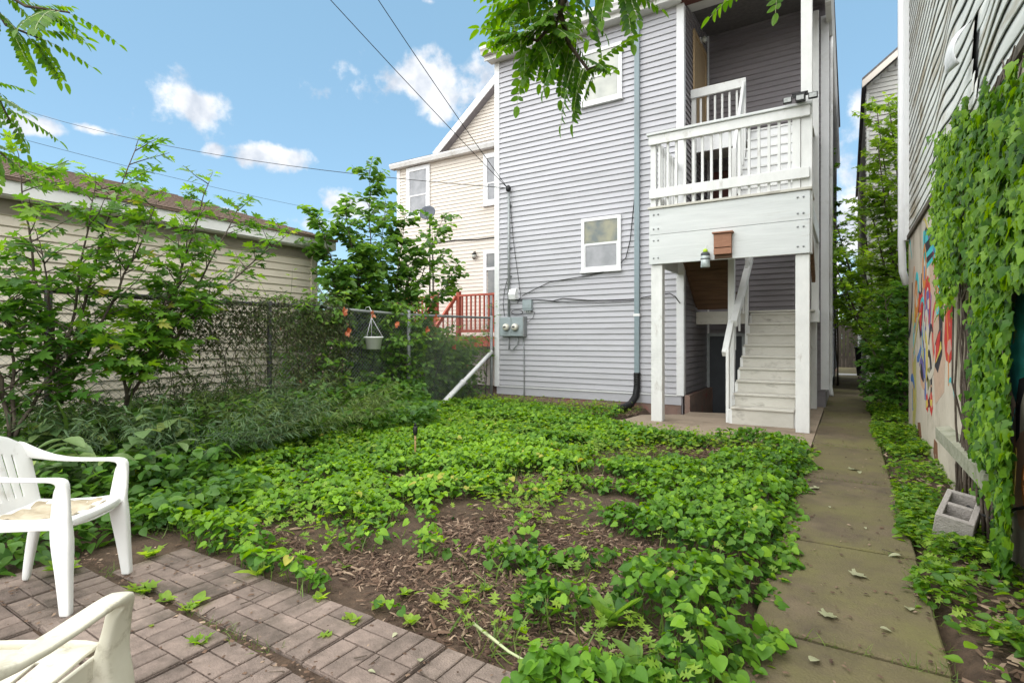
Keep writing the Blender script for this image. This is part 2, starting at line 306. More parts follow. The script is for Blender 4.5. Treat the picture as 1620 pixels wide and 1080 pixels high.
T_BLADE = (np.array([(-.5, 0, 0), (.5, 0, 0), (-.45, .4, .0), (.45, .4, .0), (-.3, .75, -.12), (.3, .75, -.12), (0, 1, -.34)], float) * np.array([0.05, 1, 1]), np.array([(0, 1, 3), (0, 3, 2), (2, 3, 5), (2, 5, 4), (4, 5, 6)]))
T_FERN = template([(0, 0), (0.3, 0.1), (0.12, 0.22), (0.42, 0.36), (0.12, 0.46), (0.32, 0.66), (0.08, 0.72), (0, 1.0)], (0, 0.4), 0.15, 0.2)
def norm(a): return a / np.maximum(np.linalg.norm(a, axis=1, keepdims=True), 1e-9)
def leaf_object(name, tmpl, P, tip, nrm, size, leaf_tone, m, parent=None):
    """one mesh of N leaves: P base points, tip directions, blade normals, sizes, per-leaf colour number"""
    TV, TT = tmpl; P = np.asarray(P, float); N = len(P); k = len(TV)
    y = norm(np.asarray(tip, float)); z = np.asarray(nrm, float); z = norm(z - y * np.sum(y * z, 1, keepdims=True)); x = np.cross(y, z)
    s = np.broadcast_to(np.asarray(size, float), (N,))[:, None, None]
    jig = 1 + RS.uniform(-0.12, 0.12, (N, 1, 1))
    V = P[:, None, :] + s * (x[:, None, :] * (TV[None, :, 0:1] * jig) + y[:, None, :] * TV[None, :, 1:2] + z[:, None, :] * TV[None, :, 2:3])
    V = V.reshape(-1, 3).astype(np.float32); F = (TT[None] + (np.arange(N) * k)[:, None, None]).reshape(-1, 3)
    me = bpy.data.meshes.new(name); me.vertices.add(len(V)); me.vertices.foreach_set('co', V.ravel())
    me.loops.add(F.size); me.loops.foreach_set('vertex_index', F.ravel().astype(np.int32))
    me.polygons.add(len(F)); me.polygons.foreach_set('loop_start', (np.arange(len(F)) * 3).astype(np.int32))
    try: me.polygons.foreach_set('loop_total', np.full(len(F), 3, np.int32))
    except Exception: pass
    me.polygons.foreach_set('use_smooth', np.ones(len(F), bool))
    at = me.attributes.new('leaf_tone', 'FLOAT', 'POINT'); at.data.foreach_set('value', np.repeat(np.clip(leaf_tone, 0, 1), k).astype(np.float32))
    me.update(calc_edges=True); return link(name, me, parent, m)
def vnoise(x, y, s, seed=0):
    """smooth value noise in 0..1 on plane coordinates"""
    r = np.random.RandomState(seed); G = r.rand(64, 64); u = np.asarray(x) * s + 17.3; v = np.asarray(y) * s + 9.1
    i = np.floor(u).astype(int); j = np.floor(v).astype(int); fu = u - i; fv = v - j; fu = fu * fu * (3 - 2 * fu); fv = fv * fv * (3 - 2 * fv)
    g = lambda a, b: G[a % 64, b % 64]
    return g(i, j) * (1 - fu) * (1 - fv) + g(i + 1, j) * fu * (1 - fv) + g(i, j + 1) * (1 - fu) * fv + g(i + 1, j + 1) * fu * fv
def rand_dirs(n, zmin=-1, zmax=1):
    a = RS.uniform(0, 2 * np.pi, n); z = RS.uniform(zmin, zmax, n); r = np.sqrt(np.maximum(0, 1 - z * z)); return np.column_stack([r * np.cos(a), r * np.sin(a), z])
def shoot(r, p, d, L, n=6, wob=0.18, lift=0.0):
    p = Vector(p); d = Vector(d).normalized(); out = [p.copy()]
    for i in range(n):
        d = (d + Vector((r.uniform(-wob, wob), r.uniform(-wob, wob), r.uniform(-wob, wob) + lift))).normalized(); p = p + d * (L / n); out.append(p.copy())
    return out
def along(pts, t):
    n = len(pts) - 1; f = min(max(t, 0), 0.9999) * n; i = int(f); return pts[i].lerp(pts[i + 1], f - i), (pts[i + 1] - pts[i]).normalized()
LEAF_GREEN = leafmat('maple_leaf', (0.042, 0.12, 0.018), (0.10, 0.225, 0.03), (0.22, 0.37, 0.035), 0.5, old=(0.32, 0.33, 0.05))
LEAF_HEART = leafmat('broad_heart_leaf', (0.04, 0.115, 0.022), (0.095, 0.205, 0.034), (0.20, 0.34, 0.05), 0.45)
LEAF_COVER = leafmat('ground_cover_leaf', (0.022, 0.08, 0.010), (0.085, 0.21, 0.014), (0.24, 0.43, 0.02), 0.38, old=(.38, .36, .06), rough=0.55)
LEAF_DARK = leafmat('dark_narrow_leaf', (0.03, 0.065, 0.026), (0.065, 0.12, 0.042), (0.15, 0.21, 0.075), 0.25)
LEAF_VINE = leafmat('withered_vine_leaf', (0.035, 0.06, 0.022), (0.08, 0.11, 0.038), (0.17, 0.17, 0.07), 0.25, old=(0.2, 0.1, 0.05))
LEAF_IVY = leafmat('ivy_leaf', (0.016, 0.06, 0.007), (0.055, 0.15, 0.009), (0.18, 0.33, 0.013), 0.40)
LEAF_LIME = leafmat('lime_leaf', (0.085, 0.175, 0.022), (0.17, 0.30, 0.034), (0.30, 0.44, 0.06), 0.55)
LEAF_GRASS = leafmat('grass_blade', (0.045, 0.09, 0.018), (0.085, 0.15, 0.025), (0.16, 0.22, 0.05), 0.3)
LEAF_PIN = leafmat('pinnate_leaf', (0.03, 0.095, 0.012), (0.075, 0.18, 0.016), (0.17, 0.31, 0.022), 0.5)
LEAF_VEIN = leafmat('pale_edged_leaf', (0.06, 0.115, 0.04), (0.12, 0.19, 0.07), (0.26, 0.33, 0.09), 0.25)
PETAL = leafmat('orange_petal', (0.42, 0.10, 0.04), (0.55, 0.18, 0.08), (0.62, 0.28, 0.16), 0.3)
M_CHIP = leafmat('bark_chip', (0.045, 0.026, 0.017), (0.125, 0.076, 0.05), (0.38, 0.28, 0.20), 0.0, rough=0.9)

# ================================================================ SETTING
def boxes(name, lst, m, parent=None):
    v = []; f = []
    for b in lst:
        k = len(v); v += boxv(*b); f += [tuple(i + k for i in q) for q in BOXF]
    return poly(name, v, f, m, parent)
WALK_X0, WALK_X1 = -0.35, 0.335
BARE = [(-2.05, 3.15, .36, .62), (-1.75, 2.2, 1.05, .33), (-1.25, 2.45, .36, .30), (-1.2, 3.1, .5, .28), (-1.2, 6.4, .55, .42), (-1.85, 4.55, .4, .26), (-1.35, 1.95, .55, .3), (-2.7, 5.6, .32, .25), (-2.4, 4.1, .3, .3), (-3.2, 2.15, .3, .12), (-3.4, 3.6, .28, .22), (-2.0, 7.0, .5, .25), (-4.4, 6.6, .4, .3), (-3.6, 8.9, 2.6, .42), (-1.7, 6.2, .3, .25)]
def bare(x, y):
    """0 where the bed is planted, 1 in its bare mulch patches"""
    b = np.zeros_like(np.asarray(x, float))
    for cx, cy, rx, ry in BARE:
        d = np.sqrt(((x - cx) / rx) ** 2 + ((y - cy) / ry) ** 2) + (vnoise(x, y, 5.0, 3) - 0.5) * 0.9
        b = np.maximum(b, np.clip((1.15 - d) * 3, 0, 1))
    return b
def gz(x, y):
    x = np.asarray(x, float); y = np.asarray(y, float)
    bump = (vnoise(x, y, 2.2, 1) - 0.5) * 0.03 + (vnoise(x, y, 7, 2) - 0.5) * 0.018
    z = -0.015 + bump
    hard = ((x > WALK_X0 - .05) & (x < WALK_X1 + .03)) | ((y < 1.84) & (x > -4.3)) | ((y > 7.3) & (x > -3.1) & (x < .4))
    z = np.where(hard, -0.09, z)
    z = np.where((y < 1.86) & (x > -4.4) & (x < WALK_X0 - .06), -0.014 + bump * .5, z)
    pit = (x > -2.42) & (x < -1.62) & (y > 9.95) & (y < 11.7)
    z = np.where(pit, -0.75, z)
    return z
def make_ground():
    xs = np.unique(np.round(np.concatenate([[-300, -150, -80, -50, -35, -25, -18, -14, -11], np.arange(-9, 2.01, 0.08), [3, 4.5, 7, 12, 20, 35, 60, 120, 300]]), 3))
    ys = np.unique(np.round(np.concatenate([[-300, -150, -60, -30, -15, -8, -4, -2], np.arange(-1, 13.01, 0.08), [14, 16, 19, 23, 28, 35, 50, 80, 150, 300]]), 3))
    X, Y = np.meshgrid(xs, ys, indexing='ij'); Z = gz(X, Y); far = (np.abs(X + 3.5) > 6) | (Y > 13.2) | (Y < -1.2); Z = np.where(far, -0.05, Z)
    V = np.column_stack([X.ravel(), Y.ravel(), Z.ravel()]); n, k = len(xs), len(ys)
    F = [(i * k + j, (i + 1) * k + j, (i + 1) * k + j + 1, i * k + j + 1) for i in range(n - 1) for j in range(k - 1)]
    o = poly('ground', V.tolist(), F, M_SOIL, None, True); struct(o)
make_ground()
# concrete walk: slabs with sawn joints, each its own piece
walk = bpy.data.objects.new('walkway', None); COL.objects.link(walk); struct(walk); LOCAL.add('walkway')
edges = [-1.2, 0.6, 2.62, 3.9, 5.7, 7.5, 9.3, 11.1, 12.9, 14.7, 16.5, 18.3, 20.1, 22.0, 24.2, 26.5, 29.0]
rw = random.Random(3)
for a, b in zip(edges[:-1], edges[1:]):
    o = box('slab', WALK_X0 + rw.uniform(-.012, .012), WALK_X1 + rw.uniform(-.012, .012), a + .012, b - .012, -0.11, rw.uniform(-.006, .006), M_CONC, walk, 0.008)
apron = bpy.data.objects.new('concrete_apron', None); COL.objects.link(apron); struct(apron); LOCAL.add('concrete_apron')
def slab_poly(name, pts, z0, z1, m, parent): return prism(name, pts, 'z', z0, z1, m, parent)
slab_poly('slab', [(-3.08, 7.60), (-0.365, 7.36), (-0.365, 9.3), (-2.42, 9.3), (-2.95, 8.9)], -0.12, 0.003, M_CONC2, apron)
slab_poly('slab', [(-2.36, 9.312), (-0.365, 9.312), (-0.365, 12.0), (-1.6, 12.0), (-1.6, 9.95), (-2.36, 9.75)], -0.12, -0.003, M_CONC2, apron)
# patio: 40 cm tiles moulded as basket-weave bricks
patio = bpy.data.objects.new('patio', None); COL.objects.link(patio); struct(patio); LOCAL.add('patio')
def brick_mesh(sx, sy):
    bm = bmesh.new(); q = [bm.verts.new(p) for p in boxv(-sx / 2, sx / 2, -sy / 2, sy / 2, -0.028, 0.006)]
    for t in BOXF: bm.faces.new([q[i] for i in t])
    top = [e for e in bm.edges if all(v.co.z > 0 for v in e.verts)]
    bmesh.ops.bevel(bm, geom=top, offset=0.0035, segments=1, affect='EDGES')
    me = bpy.data.meshes.new('brick'); bm.to_mesh(me); bm.free(); return me
TP = 0.408; BR = (TP - 0.014) / 4
bk_me = {}
for vert in (0, 1):
    for mm in (M_BRICK, M_BRICK2):
        me = brick_mesh(BR - .007, 2 * BR - .007) if vert else brick_mesh(2 * BR - .007, BR - .007); me.materials.append(mm); bk_me[(vert, mm.name)] = me
tile_me = bpy.data.meshes.new('paver_tile'); tile_me.from_pydata(boxv(-TP / 2 + .006, TP / 2 - .006, -TP / 2 + .006, TP / 2 - .006, -0.05, -0.004), [], BOXF); tile_me.materials.append(M_BRICK)
rp = random.Random(8)
def paver(cx, cy, flip):
    t = link('paver_tile', tile_me, patio); t.location = (cx, cy, rp.uniform(-.012, .006)); t.rotation_euler = (rp.uniform(-.012, .012), rp.uniform(-.012, .012), rp.uniform(-.018, .018))
    mm = (M_BRICK if rp.random() < .6 else M_BRICK2).name
    for i in range(2):
        for j in range(2):
            v = (i + j + flip) % 2
            for k in range(2):
                off = (k - .5) * BR
                o = link('brick', bk_me[(v, mm)], t)
                o.location = ((i - .5) * 2 * BR + (off if v else 0), (j - .5) * 2 * BR + (0 if v else off), rp.uniform(-.0012, .0012))
rows = [(1.565, -1.414, -3.75, -0.85), (1.122, -1.40, -3.95, -0.6), (0.71, -1.40, -4.1, -0.5), (0.30, -1.4, -4.1, -0.5), (-0.11, -1.4, -3.4, -0.5)]
for ri, (cy, x0, xa, xb) in enumerate(rows):
    k0 = math.ceil((xa - x0) / TP); k1 = math.floor((xb - x0) / TP)
    for k in range(k0, k1):
        paver(x0 + (k + .5) * TP, cy, (k + ri) % 2)

# ---------------------------------------------------------------- siding
def siding(parent, axis, a, b, plane, out, z0, z1, pitch, m, depth=0.025, clip=None, name='siding_board', seams=0):
    """lapped boards on a wall: axis 'x' runs along X on plane y=plane, axis 'y' along Y on plane x=plane; out = +-1 outward"""
    n = int(round((z1 - z0) / pitch)); pr = [(0, .018), (depth, .018), (depth * .94, .027), (depth * .22, pitch), (0, pitch)]
    me0 = None; rg = random.Random(int(abs(plane) * 1000) + n)
    pr2 = [(p + .0014 if p > depth * .1 else p, q) for p, q in pr]
    for i in range(n):
        if seams:
            c = a + (b - a) * ((.22 + .31 * (i // 2) * 1.37) % .8 + .1 + rg.uniform(-.01, .01)) if i % 2 == 0 else c
            for lo, hi, pp in ((a, c + .02, pr2), (c, b, pr)):
                o = prism(name, [(plane + out * p, q) for p, q in pp], axis, lo, hi, m, parent); o.location = (o.location.x, o.location.y, o.location.z + z0 + i * pitch + rg.uniform(-.0004, .0004))
            continue
        lo, hi = (a, b) if clip is None else clip(z0 + (i + .5) * pitch)
        if hi - lo < .05: continue
        if clip is None and me0 is not None:
            o = link(name, me0, parent)
        else:
            o = prism(name, [(plane + out * p, q) for p, q in pr] if True else None, 'x' if axis == 'x' else 'y', lo, hi, m, parent) if axis == 'x' else prism_y(name, [(plane + out * p, q) for p, q in pr], lo, hi, m, parent)
            if clip is None: me0 = o.data
        o.location = (o.location.x, o.location.y, o.location.z + z0 + i * pitch)
def prism_y(name, outline, a, b, m, parent): return prism(name, outline, 'y', a, b, m, parent)
def window_y(parent, x0, x1, z0, z1, plane, out, gt, gb, trim=.07, fm=None, sill=True, mid=.5):
    """sash window on a wall facing -Y/+Y: frame bars, two panes, meeting rail"""
    fm = fm or M_WHITE; o = out; p0 = plane + o * .006; p1 = plane + o * .045
    y0, y1 = min(p0, p1), max(p0, p1); zm = z0 + (z1 - z0) * mid; q0, q1 = sorted((plane + o * .008, plane + o * .034))
    w = boxes('window', [(x0, x0 + trim, y0, y1, z0, z1), (x1 - trim, x1, y0, y1, z0, z1), (x0 + trim, x1 - trim, y0, y1, z1 - trim, z1), (x0 + trim, x1 - trim, y0, y1, z0, z0 + trim * .9)], fm, parent)
    g0, g1 = sorted((plane + o * .010, plane + o * .020)); h0, h1 = sorted((plane + o * .010, plane + o * .027))
    box('pane', x0 + trim, x1 - trim, h0, h1, zm + .02, z1 - trim, gt, w); box('pane', x0 + trim, x1 - trim, g0, g1, z0 + trim * .9, zm - .02, gb, w)
    box('meeting_rail', x0 + trim, x1 - trim, q0, q1, zm - .02, zm + .02, fm, w)
    i = .022
    boxes('sash', [(x0 + trim, x0 + trim + i, q0, q1, z0 + trim * .9, zm - .02), (x1 - trim - i, x1 - trim, q0, q1, z0 + trim * .9, zm - .02), (x0 + trim + i, x1 - trim - i, q0, q1, z0 + trim * .9, z0 + trim * .9 + i)], fm, w)
    if sill:
        s0, s1 = sorted((plane + o * .002, plane + o * .075)); box('sill', x0 - .02, x1 + .02, s0, s1, z0 - .035, z0 - .002, fm, w)
    return w

# ================================================================ GREY HOUSE
HX0, HX1, HY0, HYR = -6.47, -2.49, 9.78, 11.75        # left corner, recess edge, rear wall, back of the recess
house = thing('grey_house', 'two-storey grey vinyl-sided house with open back porch bay and white corner trim', 'house', (-3.4, 15, 0))
wl = poly('rear_wall', boxv(HX0 + .02, HX1 - .02, HY0, 22, 0.10, 7.28), BOXF, M_SIDE, house)
siding(wl, 'x', HX0 + .09, HX1 - .09, HY0, -1, 0.285, 7.20, 0.1081, M_SIDE, seams=1)
box('foundation', HX0 + .05, HX1 - .03, HY0 + .015, 21.9, -0.9, 0.284, M_FOUND, house)
# recess: left cheek, back wall, ceiling
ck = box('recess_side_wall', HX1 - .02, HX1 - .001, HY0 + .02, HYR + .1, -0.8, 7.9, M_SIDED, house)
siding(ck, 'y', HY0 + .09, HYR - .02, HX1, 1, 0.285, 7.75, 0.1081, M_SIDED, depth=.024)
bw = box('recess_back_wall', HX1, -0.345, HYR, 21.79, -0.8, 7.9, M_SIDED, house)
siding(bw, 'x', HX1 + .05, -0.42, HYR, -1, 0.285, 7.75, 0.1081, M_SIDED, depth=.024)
box('corner_trim', HX1 - .10, HX1 + .004, HY0 - .030, HY0 - .001, 0.27, 7.24, M_WHITE, house)
box('corner_trim', HX1 + .0045, HX1 + .03, HY0 - .030, HY0 + .085, 0.27, 7.24, M_WHITE, house)
box('corner_trim', HX0 - .02, HX0 + .10, HY0 - .032, HY0 - .001, 0.262, 7.24, M_WHITE, house)
box('corner_trim', HX0 - .021, HX0 + .019, HY0, HY0 + .10, 0.262, 7.24, M_WHITE, house)
box('corner_trim', -0.42, -0.285, HYR - .032, HYR - .001, 0.33, 7.35, M_WHITE, house)
box('inner_corner_trim', HX1 + .018, HX1 + .05, HYR - .045, HYR - .018, 0.285, 7.7, M_WHITE, house)
# starter strip and drip edge under the siding
box('starter_strip', HX0 + .10, HX1 - .10, HY0 - .024, HY0 - .001, 0.262, 0.284, M_WHITE, house)
# right flank
rw_ = box('side_wall', -0.34, -0.32, HYR + .01, 21.8, 0.30, 7.3, M_SIDE, house)
siding(rw_, 'y', HYR + .12, 21.7, -0.32, 1, 0.33, 7.26, 0.1081, M_SIDE)
# roof with gutters
prism('roof', [(9.50, 7.33), (9.50, 7.47), (22.3, 8.9), (22.3, 8.75)], 'x', -6.60, -0.20, M_ROOF, house)
prism('porch_roof', [(9.2, 7.42), (9.2, 7.52), (9.499, 7.52), (9.499, 7.42)], 'x', -2.75, -0.25, M_ROOF, house)
box('soffit', -6.58, HX1 - .0, 9.52, HY0 - .002, 7.245, 7.29, M_GUT, house)
prism('gutter', [(9.42, 7.31), (9.40, 7.37), (9.37, 7.41), (9.37, 7.47), (9.515, 7.47), (9.515, 7.31)], 'x', -6.62, -2.40, M_GUT, house)
box('fascia', -6.60, -2.42, 9.516, 9.545, 7.22, 7.34, M_GUT, house)
prism('porch_ceiling', [(HY0 + .1, 7.30), (HYR - .02, 7.74), (HYR - .02, 7.80), (HY0 + .1, 7.36)], 'x', HX1 + .002, -0.30, M_CEIL, house)
box('ceiling_beam', HX1 - .02, -0.30, HY0 - .06, HY0 + .09, 7.24, 7.40, M_REDBEAM, house)
prism('side_gutter', [(-0.33, 7.20), (-0.24, 7.20), (-0.20, 7.27), (-0.20, 7.33), (-0.33, 7.33)], 'y', 11.0, 21.9, M_GUT, house)
# windows of the rear wall
window_y(house, -4.43, -3.62, 2.60, 3.63, HY0 - .018, -1, M_GLASS_AMB, M_GLASS_GREY, trim=.065)
window_y(house, -4.43, -3.60, 5.83, 6.88, HY0 - .018, -1, M_GLASS_PALE, M_GLASS_PALE, trim=.065)
# upstairs door and lamp on the recess cheek, areaway door below
dr = boxes('upper_door', [(HX1 + .016, HX1 + .032, 10.55, 11.45, 5.04, 7.05)], M_TAN, house)
boxes('door_frame', [(HX1 + .0165, HX1 + .05, 10.47, 10.549, 5.04, 7.13), (HX1 + .0165, HX1 + .05, 11.451, 11.53, 5.04, 7.13), (HX1 + .0165, HX1 + .05, 10.55, 11.45, 7.051, 7.13)], M_TAN, dr)
lathe('door_knob', [(.004, 0), (.022, .005), (.03, .03), (.02, .05), (.003, .055)], (HX1 + .05, 10.65, 6.0), M_MET, dr)
ad = box('areaway_door', -2.42, -1.80, HYR - .06, HYR - .018, -0.74, 1.34, M_DOOR, house)
boxes('door_frame', [(-2.48, -2.421, HYR - .075, HYR - .018, -.74, 1.40), (-1.799, -1.74, HYR - .075, HYR - .018, -.74, 1.40), (-2.42, -1.80, HYR - .075, HYR - .018, 1.341, 1.40)], M_MET, ad)
box('dark_brown_panel', -2.36, -1.62, HYR - .05, HYR - .019, 3.34, 4.72, M_REDBEAM, house)  # added panel, its dark brown stands in for the dim space under the landing
box('areaway_wall', -2.45, -2.36, 9.77, HYR - .08, -.74, 0.284, M_FOUND, house)
# downspouts
ds = boxes('downspout', [(-3.345, -3.255, HY0 - .095, HY0 - .028, 0.62, 7.30)], M_DOWN, house)
for k in (-1, 0, 1): box('rib', -3.30 + k * .026 - .006, -3.30 + k * .026 + .006, HY0 - .099, HY0 - .0955, 0.62, 7.30, M_DOWN, ds)
box('strap', -3.36, -3.24, HY0 - .103, HY0 - .022, 1.70, 1.75, M_WHITE, ds)
d2 = tube('side_downspout', [(-0.27, 12.3, 7.2), (-0.27, 12.3, 6.9), (-0.275, 12.25, 0.62), (-0.275, 12.2, 0.35), (-0.25, 12.05, 0.2)], .036, M_GUT, house, 8)
# ================================================================ BACK PORCH
porch = thing('back_porch', 'white painted two-level wooden back porch with stairs and slatted balcony', 'porch', (-1.5, 8.9, 0))
PY = 8.30
def pb(n, *a, m=M_WOOD, bev=.005, parent=None): return box(n, *a, m, parent or porch, bev)
pb('post', -2.605, -2.43, PY + .03, PY + .17, 0.0, 2.43)
pb('post', -0.60, -0.43, PY + .03, PY + .17, 0.0, 2.43)
pb('post', -0.535, -0.40, PY + .05, PY + .18, 2.44, 7.42)
pb('post', -0.60, -0.47, 11.34, 11.47, 0.0, 1.58)
pb('post', -0.56, -0.44, 11.36, 11.47, 1.60, 7.3)
pb('post', -1.70, -1.60, 9.62, 9.73, 0.0, 3.26)
pb('beam_board', -2.625, -0.425, PY - .015, PY + .025, 2.435, 2.885, m=M_BEAM)
pb('beam_board', -2.622, -0.42, PY - .013, PY + .025, 2.890, 3.285, m=M_BEAM)
pb('side_beam', -2.60, -2.555, PY + .03, HY0 - .04, 2.44, 3.28, m=M_BEAM)
pb('side_beam', -0.475, -0.43, PY + .03, 11.33, 3.02, 3.28, m=M_BEAM)
beam('brace', (-0.44, 8.5, 2.95), (-0.44, 9.6, 2.2), .05, .12, M_BROWN, porch)
for sx in (-2.55, -0.5):
    for z in (2.53, 2.80, 2.98, 3.2):
        for d in (0, .07):
            lathe('bolt', [(.014, 0), (.014, .006), (.008, .012)], (sx + (d if sx < -1 else -d), PY - .014, z), M_MET, porch, 8, 'y')
for k in range(5): # deck joists seen from below
    y = 8.45 + k * .13
for k in range(5):
    pb('deck_plank', -2.64, -0.40, PY - .04 + k * .145, PY + .10 + k * .145, 3.288, 3.325, m=M_TREAD)
for k in range(6):
    pb('deck_plank', -1.62, -0.44, 9.0 + k * .145 + .005, 9.145 + k * .145, 3.288, 3.325, m=M_TREAD)
for x in (-2.1, -1.62, -1.0): pb('joist', x - .02, x + .02, PY + .03, 9.0 if x < -2 else 9.85, 3.09, 3.286, m=M_BROWN)
# balcony railing
rl = pb('top_rail', -2.63, -0.42, PY - .02, PY + .03, 4.29, 4.43)
pb('rail_cap', -2.655, -0.40, PY - .05, PY + .09, 4.432, 4.47, m=M_BEAM)
pb('bottom_rail', -2.62, -0.43, PY - .02, PY + .025, 3.455, 3.60)
pb('rail_post', -2.615, -2.53, PY + .032, PY + .12, 3.327, 4.43)
pb('rail_post', -0.64, -0.54, PY + .032, PY + .12, 3.327, 4.43)
for i in range(15):
    x = -2.475 + i * (1.80 / 14); pb('baluster', x - .018, x + .018, PY + .032, PY + .066, 3.33, 4.42, bev=.003)
pb('side_rail', -2.61, -2.565, PY + .125, HY0 - .035, 4.30, 4.43)
pb('side_rail', -2.61, -2.565, PY + .125, HY0 - .035, 3.46, 3.58)
for i in range(8):
    y = PY + .26 + i * .15; pb('baluster', -2.56, -2.53, y, y + .032, 3.33, 4.40, bev=.003)
# lower flight
SX0, SX1 = -1.475, -0.645
for i in range(9):
    z = 0.26 + .186 * i; y = 8.68 + .25 * i
    pb('riser', SX0, SX1, y, y + .02, z - .186 if i else 0.0, z - .036, m=M_TREAD, bev=.002)
    pb('tread', SX0 - .02, SX1 + .01, y - .03, y + .26, z - .034, z, m=M_TREAD, bev=.006)
zt = 0.26 + .186 * 8
def stringer(x0, x1):
    pts = []
    for i in range(9):
        z = 0.26 + .186 * i - .037; y = 8.70 + .25 * i
        pts += [(y, z), (y + .25, z)]
    pts += [(10.95, 1.35), (9.05, 0.0), (8.70, 0.0)]
    prism('stringer', pts, 'x', x0, x1, M_WOOD, porch)
stringer(SX0 - .045, SX0 - .003); stringer(SX1 + .003, SX1 + .04)
# landing and second flight (rising back towards the yard, left bay)
pb('landing_beam', HX1 + .02, -1.56, 10.72, 10.77, 1.56, 1.80, m=M_TREAD)
for k in range(6): pb('landing_plank', HX1 + .02, -0.48, 10.95 + k * .13 - .17, 11.075 + k * .13 - .17, 1.765, 1.80, m=M_TREAD)
pb('landing_beam', -0.60, -0.42, 11.0, 11.335, 1.58, 1.80)
for k in range(9): # soffit boards of that flight, raw brown underneath
    a = Vector((0, 10.70 - k * .20, 1.84 + k * .165)); b = a + Vector((0, -.19, .157))
    v = []
    for x in (HX1 + .05, -1.72):
        for q in (a, b): v += [(x, q.y, q.z), (x, q.y + .02, q.z + .03)]
    poly('stair_soffit_board', v, [(0, 2, 6, 4), (1, 5, 7, 3), (0, 1, 3, 2), (4, 6, 7, 5), (0, 4, 5, 1), (2, 3, 7, 6)], M_BROWN, porch)
    pb('tread', HX1 + .03, -1.72, 10.50 - k * .20 - .03, 10.72 - k * .20, 2.14 + k * .162 - .03, 2.14 + k * .162, m=M_BROWN, bev=.003) if k < 8 else None
beam('stair_side_board', (HX1 + .045, 10.75, 1.98), (HX1 + .045, 8.95, 3.38), .04, .26, M_BROWN, porch)
# handrail of the lower flight: battered boards
A = atx(1187, 408, -1.55); B = atx(1161, 512, -1.55); C2 = atx(1152, 560, -1.55)
beam('handrail', A, B, .10, .12, M_WOOD, porch); beam('handrail', (B[0] - .045, B[1] + .05, B[2] + .03), (C2[0] - .045, C2[1], C2[2]), .09, .10, M_WOOD, porch)
pb('newel', -1.575, -1.53, 8.74, 8.84, 0.0, 1.12)
pb('newel', -1.58, -1.53, 10.60, 10.70, 1.0, 3.2)
for t in (.25, .5, .75):
    p = Vector(A).lerp(Vector(B), t); pb('baluster', -1.62, -1.59, p.y - .02, p.y + .02, p.z - .75, p.z, bev=.003)
tube('pipe_handrail', [(-0.47, 8.56, 0.85), (-0.47, 8.60, 2.1), (-0.47, 8.9, 2.38)], .022, M_WHITE, porch)
# upper flight and landing
for i in range(8):
    z = 3.325 + .213 * (i + 1); y = 9.35 + .17 * i
    pb('riser', -1.50, -0.56, y, y + .02, z - .213, z - .032, m=M_WHITE, bev=.002); pb('tread', -1.51, -0.55, y - .025, y + .19, z - .03, z, m=M_WOOD, bev=.004)
for k in range(9): pb('landing_plank', HX1 + .02, -0.50 if k > 2 else -1.52, 10.45 + k * .142, 10.588 + k * .142, 4.99, 5.03, m=M_TREAD)
pb('landing_fascia', HX1 + .02, -1.53, 10.40, 10.44, 4.76, 5.035, m=M_WHITE)
pb('landing_post', HX1 + .02, HX1 + .10, 10.33, 10.398, 3.33, 5.9); pb('landing_post', -1.62, -1.53, 10.33, 10.398, 3.33, 5.9)
pb('top_rail', HX1 + .02, -1.52, 10.28, 10.328, 5.74, 5.90)
for i in range(6):
    x = -2.32 + i * .125; pb('baluster', x, x + .035, 10.345, 10.38, 5.04, 5.73, bev=.003)
beam('stair_rail', (-1.55, 10.30, 5.78), (-1.55, 9.35, 4.28), .045, .16, M_WOOD, porch); pb('newel', -1.58, -1.51, 9.26, 9.34, 3.327, 4.35)
for i in range(5):
    y = 9.45 + i * .17; pb('baluster', -1.565, -1.535, y, y + .03, 3.5 + i * .2, 4.33 + i * .26, bev=.003)
# ================================================================ CREAM NEIGHBOUR HOUSE
CY_ = 12.5
cream = thing('cream_house', 'cream-sided two-storey neighbour house with white windows behind the red deck', 'house', (-9.5, 16, 0))
cw = box('rear_wall', -11.94, -7.0, CY_, 22, 0.0, 6.60, M_CREAM, cream)
siding(cw, 'x', -11.86, -7.0, CY_, -1, 0.2, 6.58, 0.1063, M_CREAM, depth=.018, seams=1)
box('corner_trim', -11.97, -11.85, CY_ - .03, CY_ - .001, 0.2, 6.6, M_WHITE, cream)
box('corner_trim', -11.971, -11.945, CY_, CY_ + .1, 0.2, 6.6, M_WHITE, cream)
prism('flat_roof', [(CY_ - .18, 6.66), (CY_ - .18, 6.74), (CY_ + 2.0, 6.98), (CY_ + 2.0, 6.66)], 'x', -12.1, -6.9, M_ROOF, cream)
prism('gutter', [(CY_ - .20, 6.56), (CY_ - .24, 6.66), (CY_ - .24, 6.70), (CY_ - .185, 6.70), (CY_ - .002, 6.655), (CY_ - .002, 6.56)], 'x', -12.1, -6.9, M_GUT, cream)
window_y(cream, -11.55, -10.62, 5.02, 6.53, CY_ - .016, -1, M_GLASS_GREY, M_GLASS_GREY, trim=.13, mid=.42)
window_y(cream, -8.66, -7.75, 5.02, 6.45, CY_ - .016, -1, M_GLASS_GREY, M_GLASS_GREY, trim=.13, mid=.42)
cd = boxes('back_door', [(-8.66, -8.56, CY_ - .05, CY_ - .017, 1.35, 3.74), (-7.72, -7.62, CY_ - .05, CY_ - .017, 1.35, 3.74), (-8.56, -7.72, CY_ - .05, CY_ - .017, 3.66, 3.74), (-8.56, -7.72, CY_ - .05, CY_ - .017, 3.20, 3.28)], M_WHITE, cream)
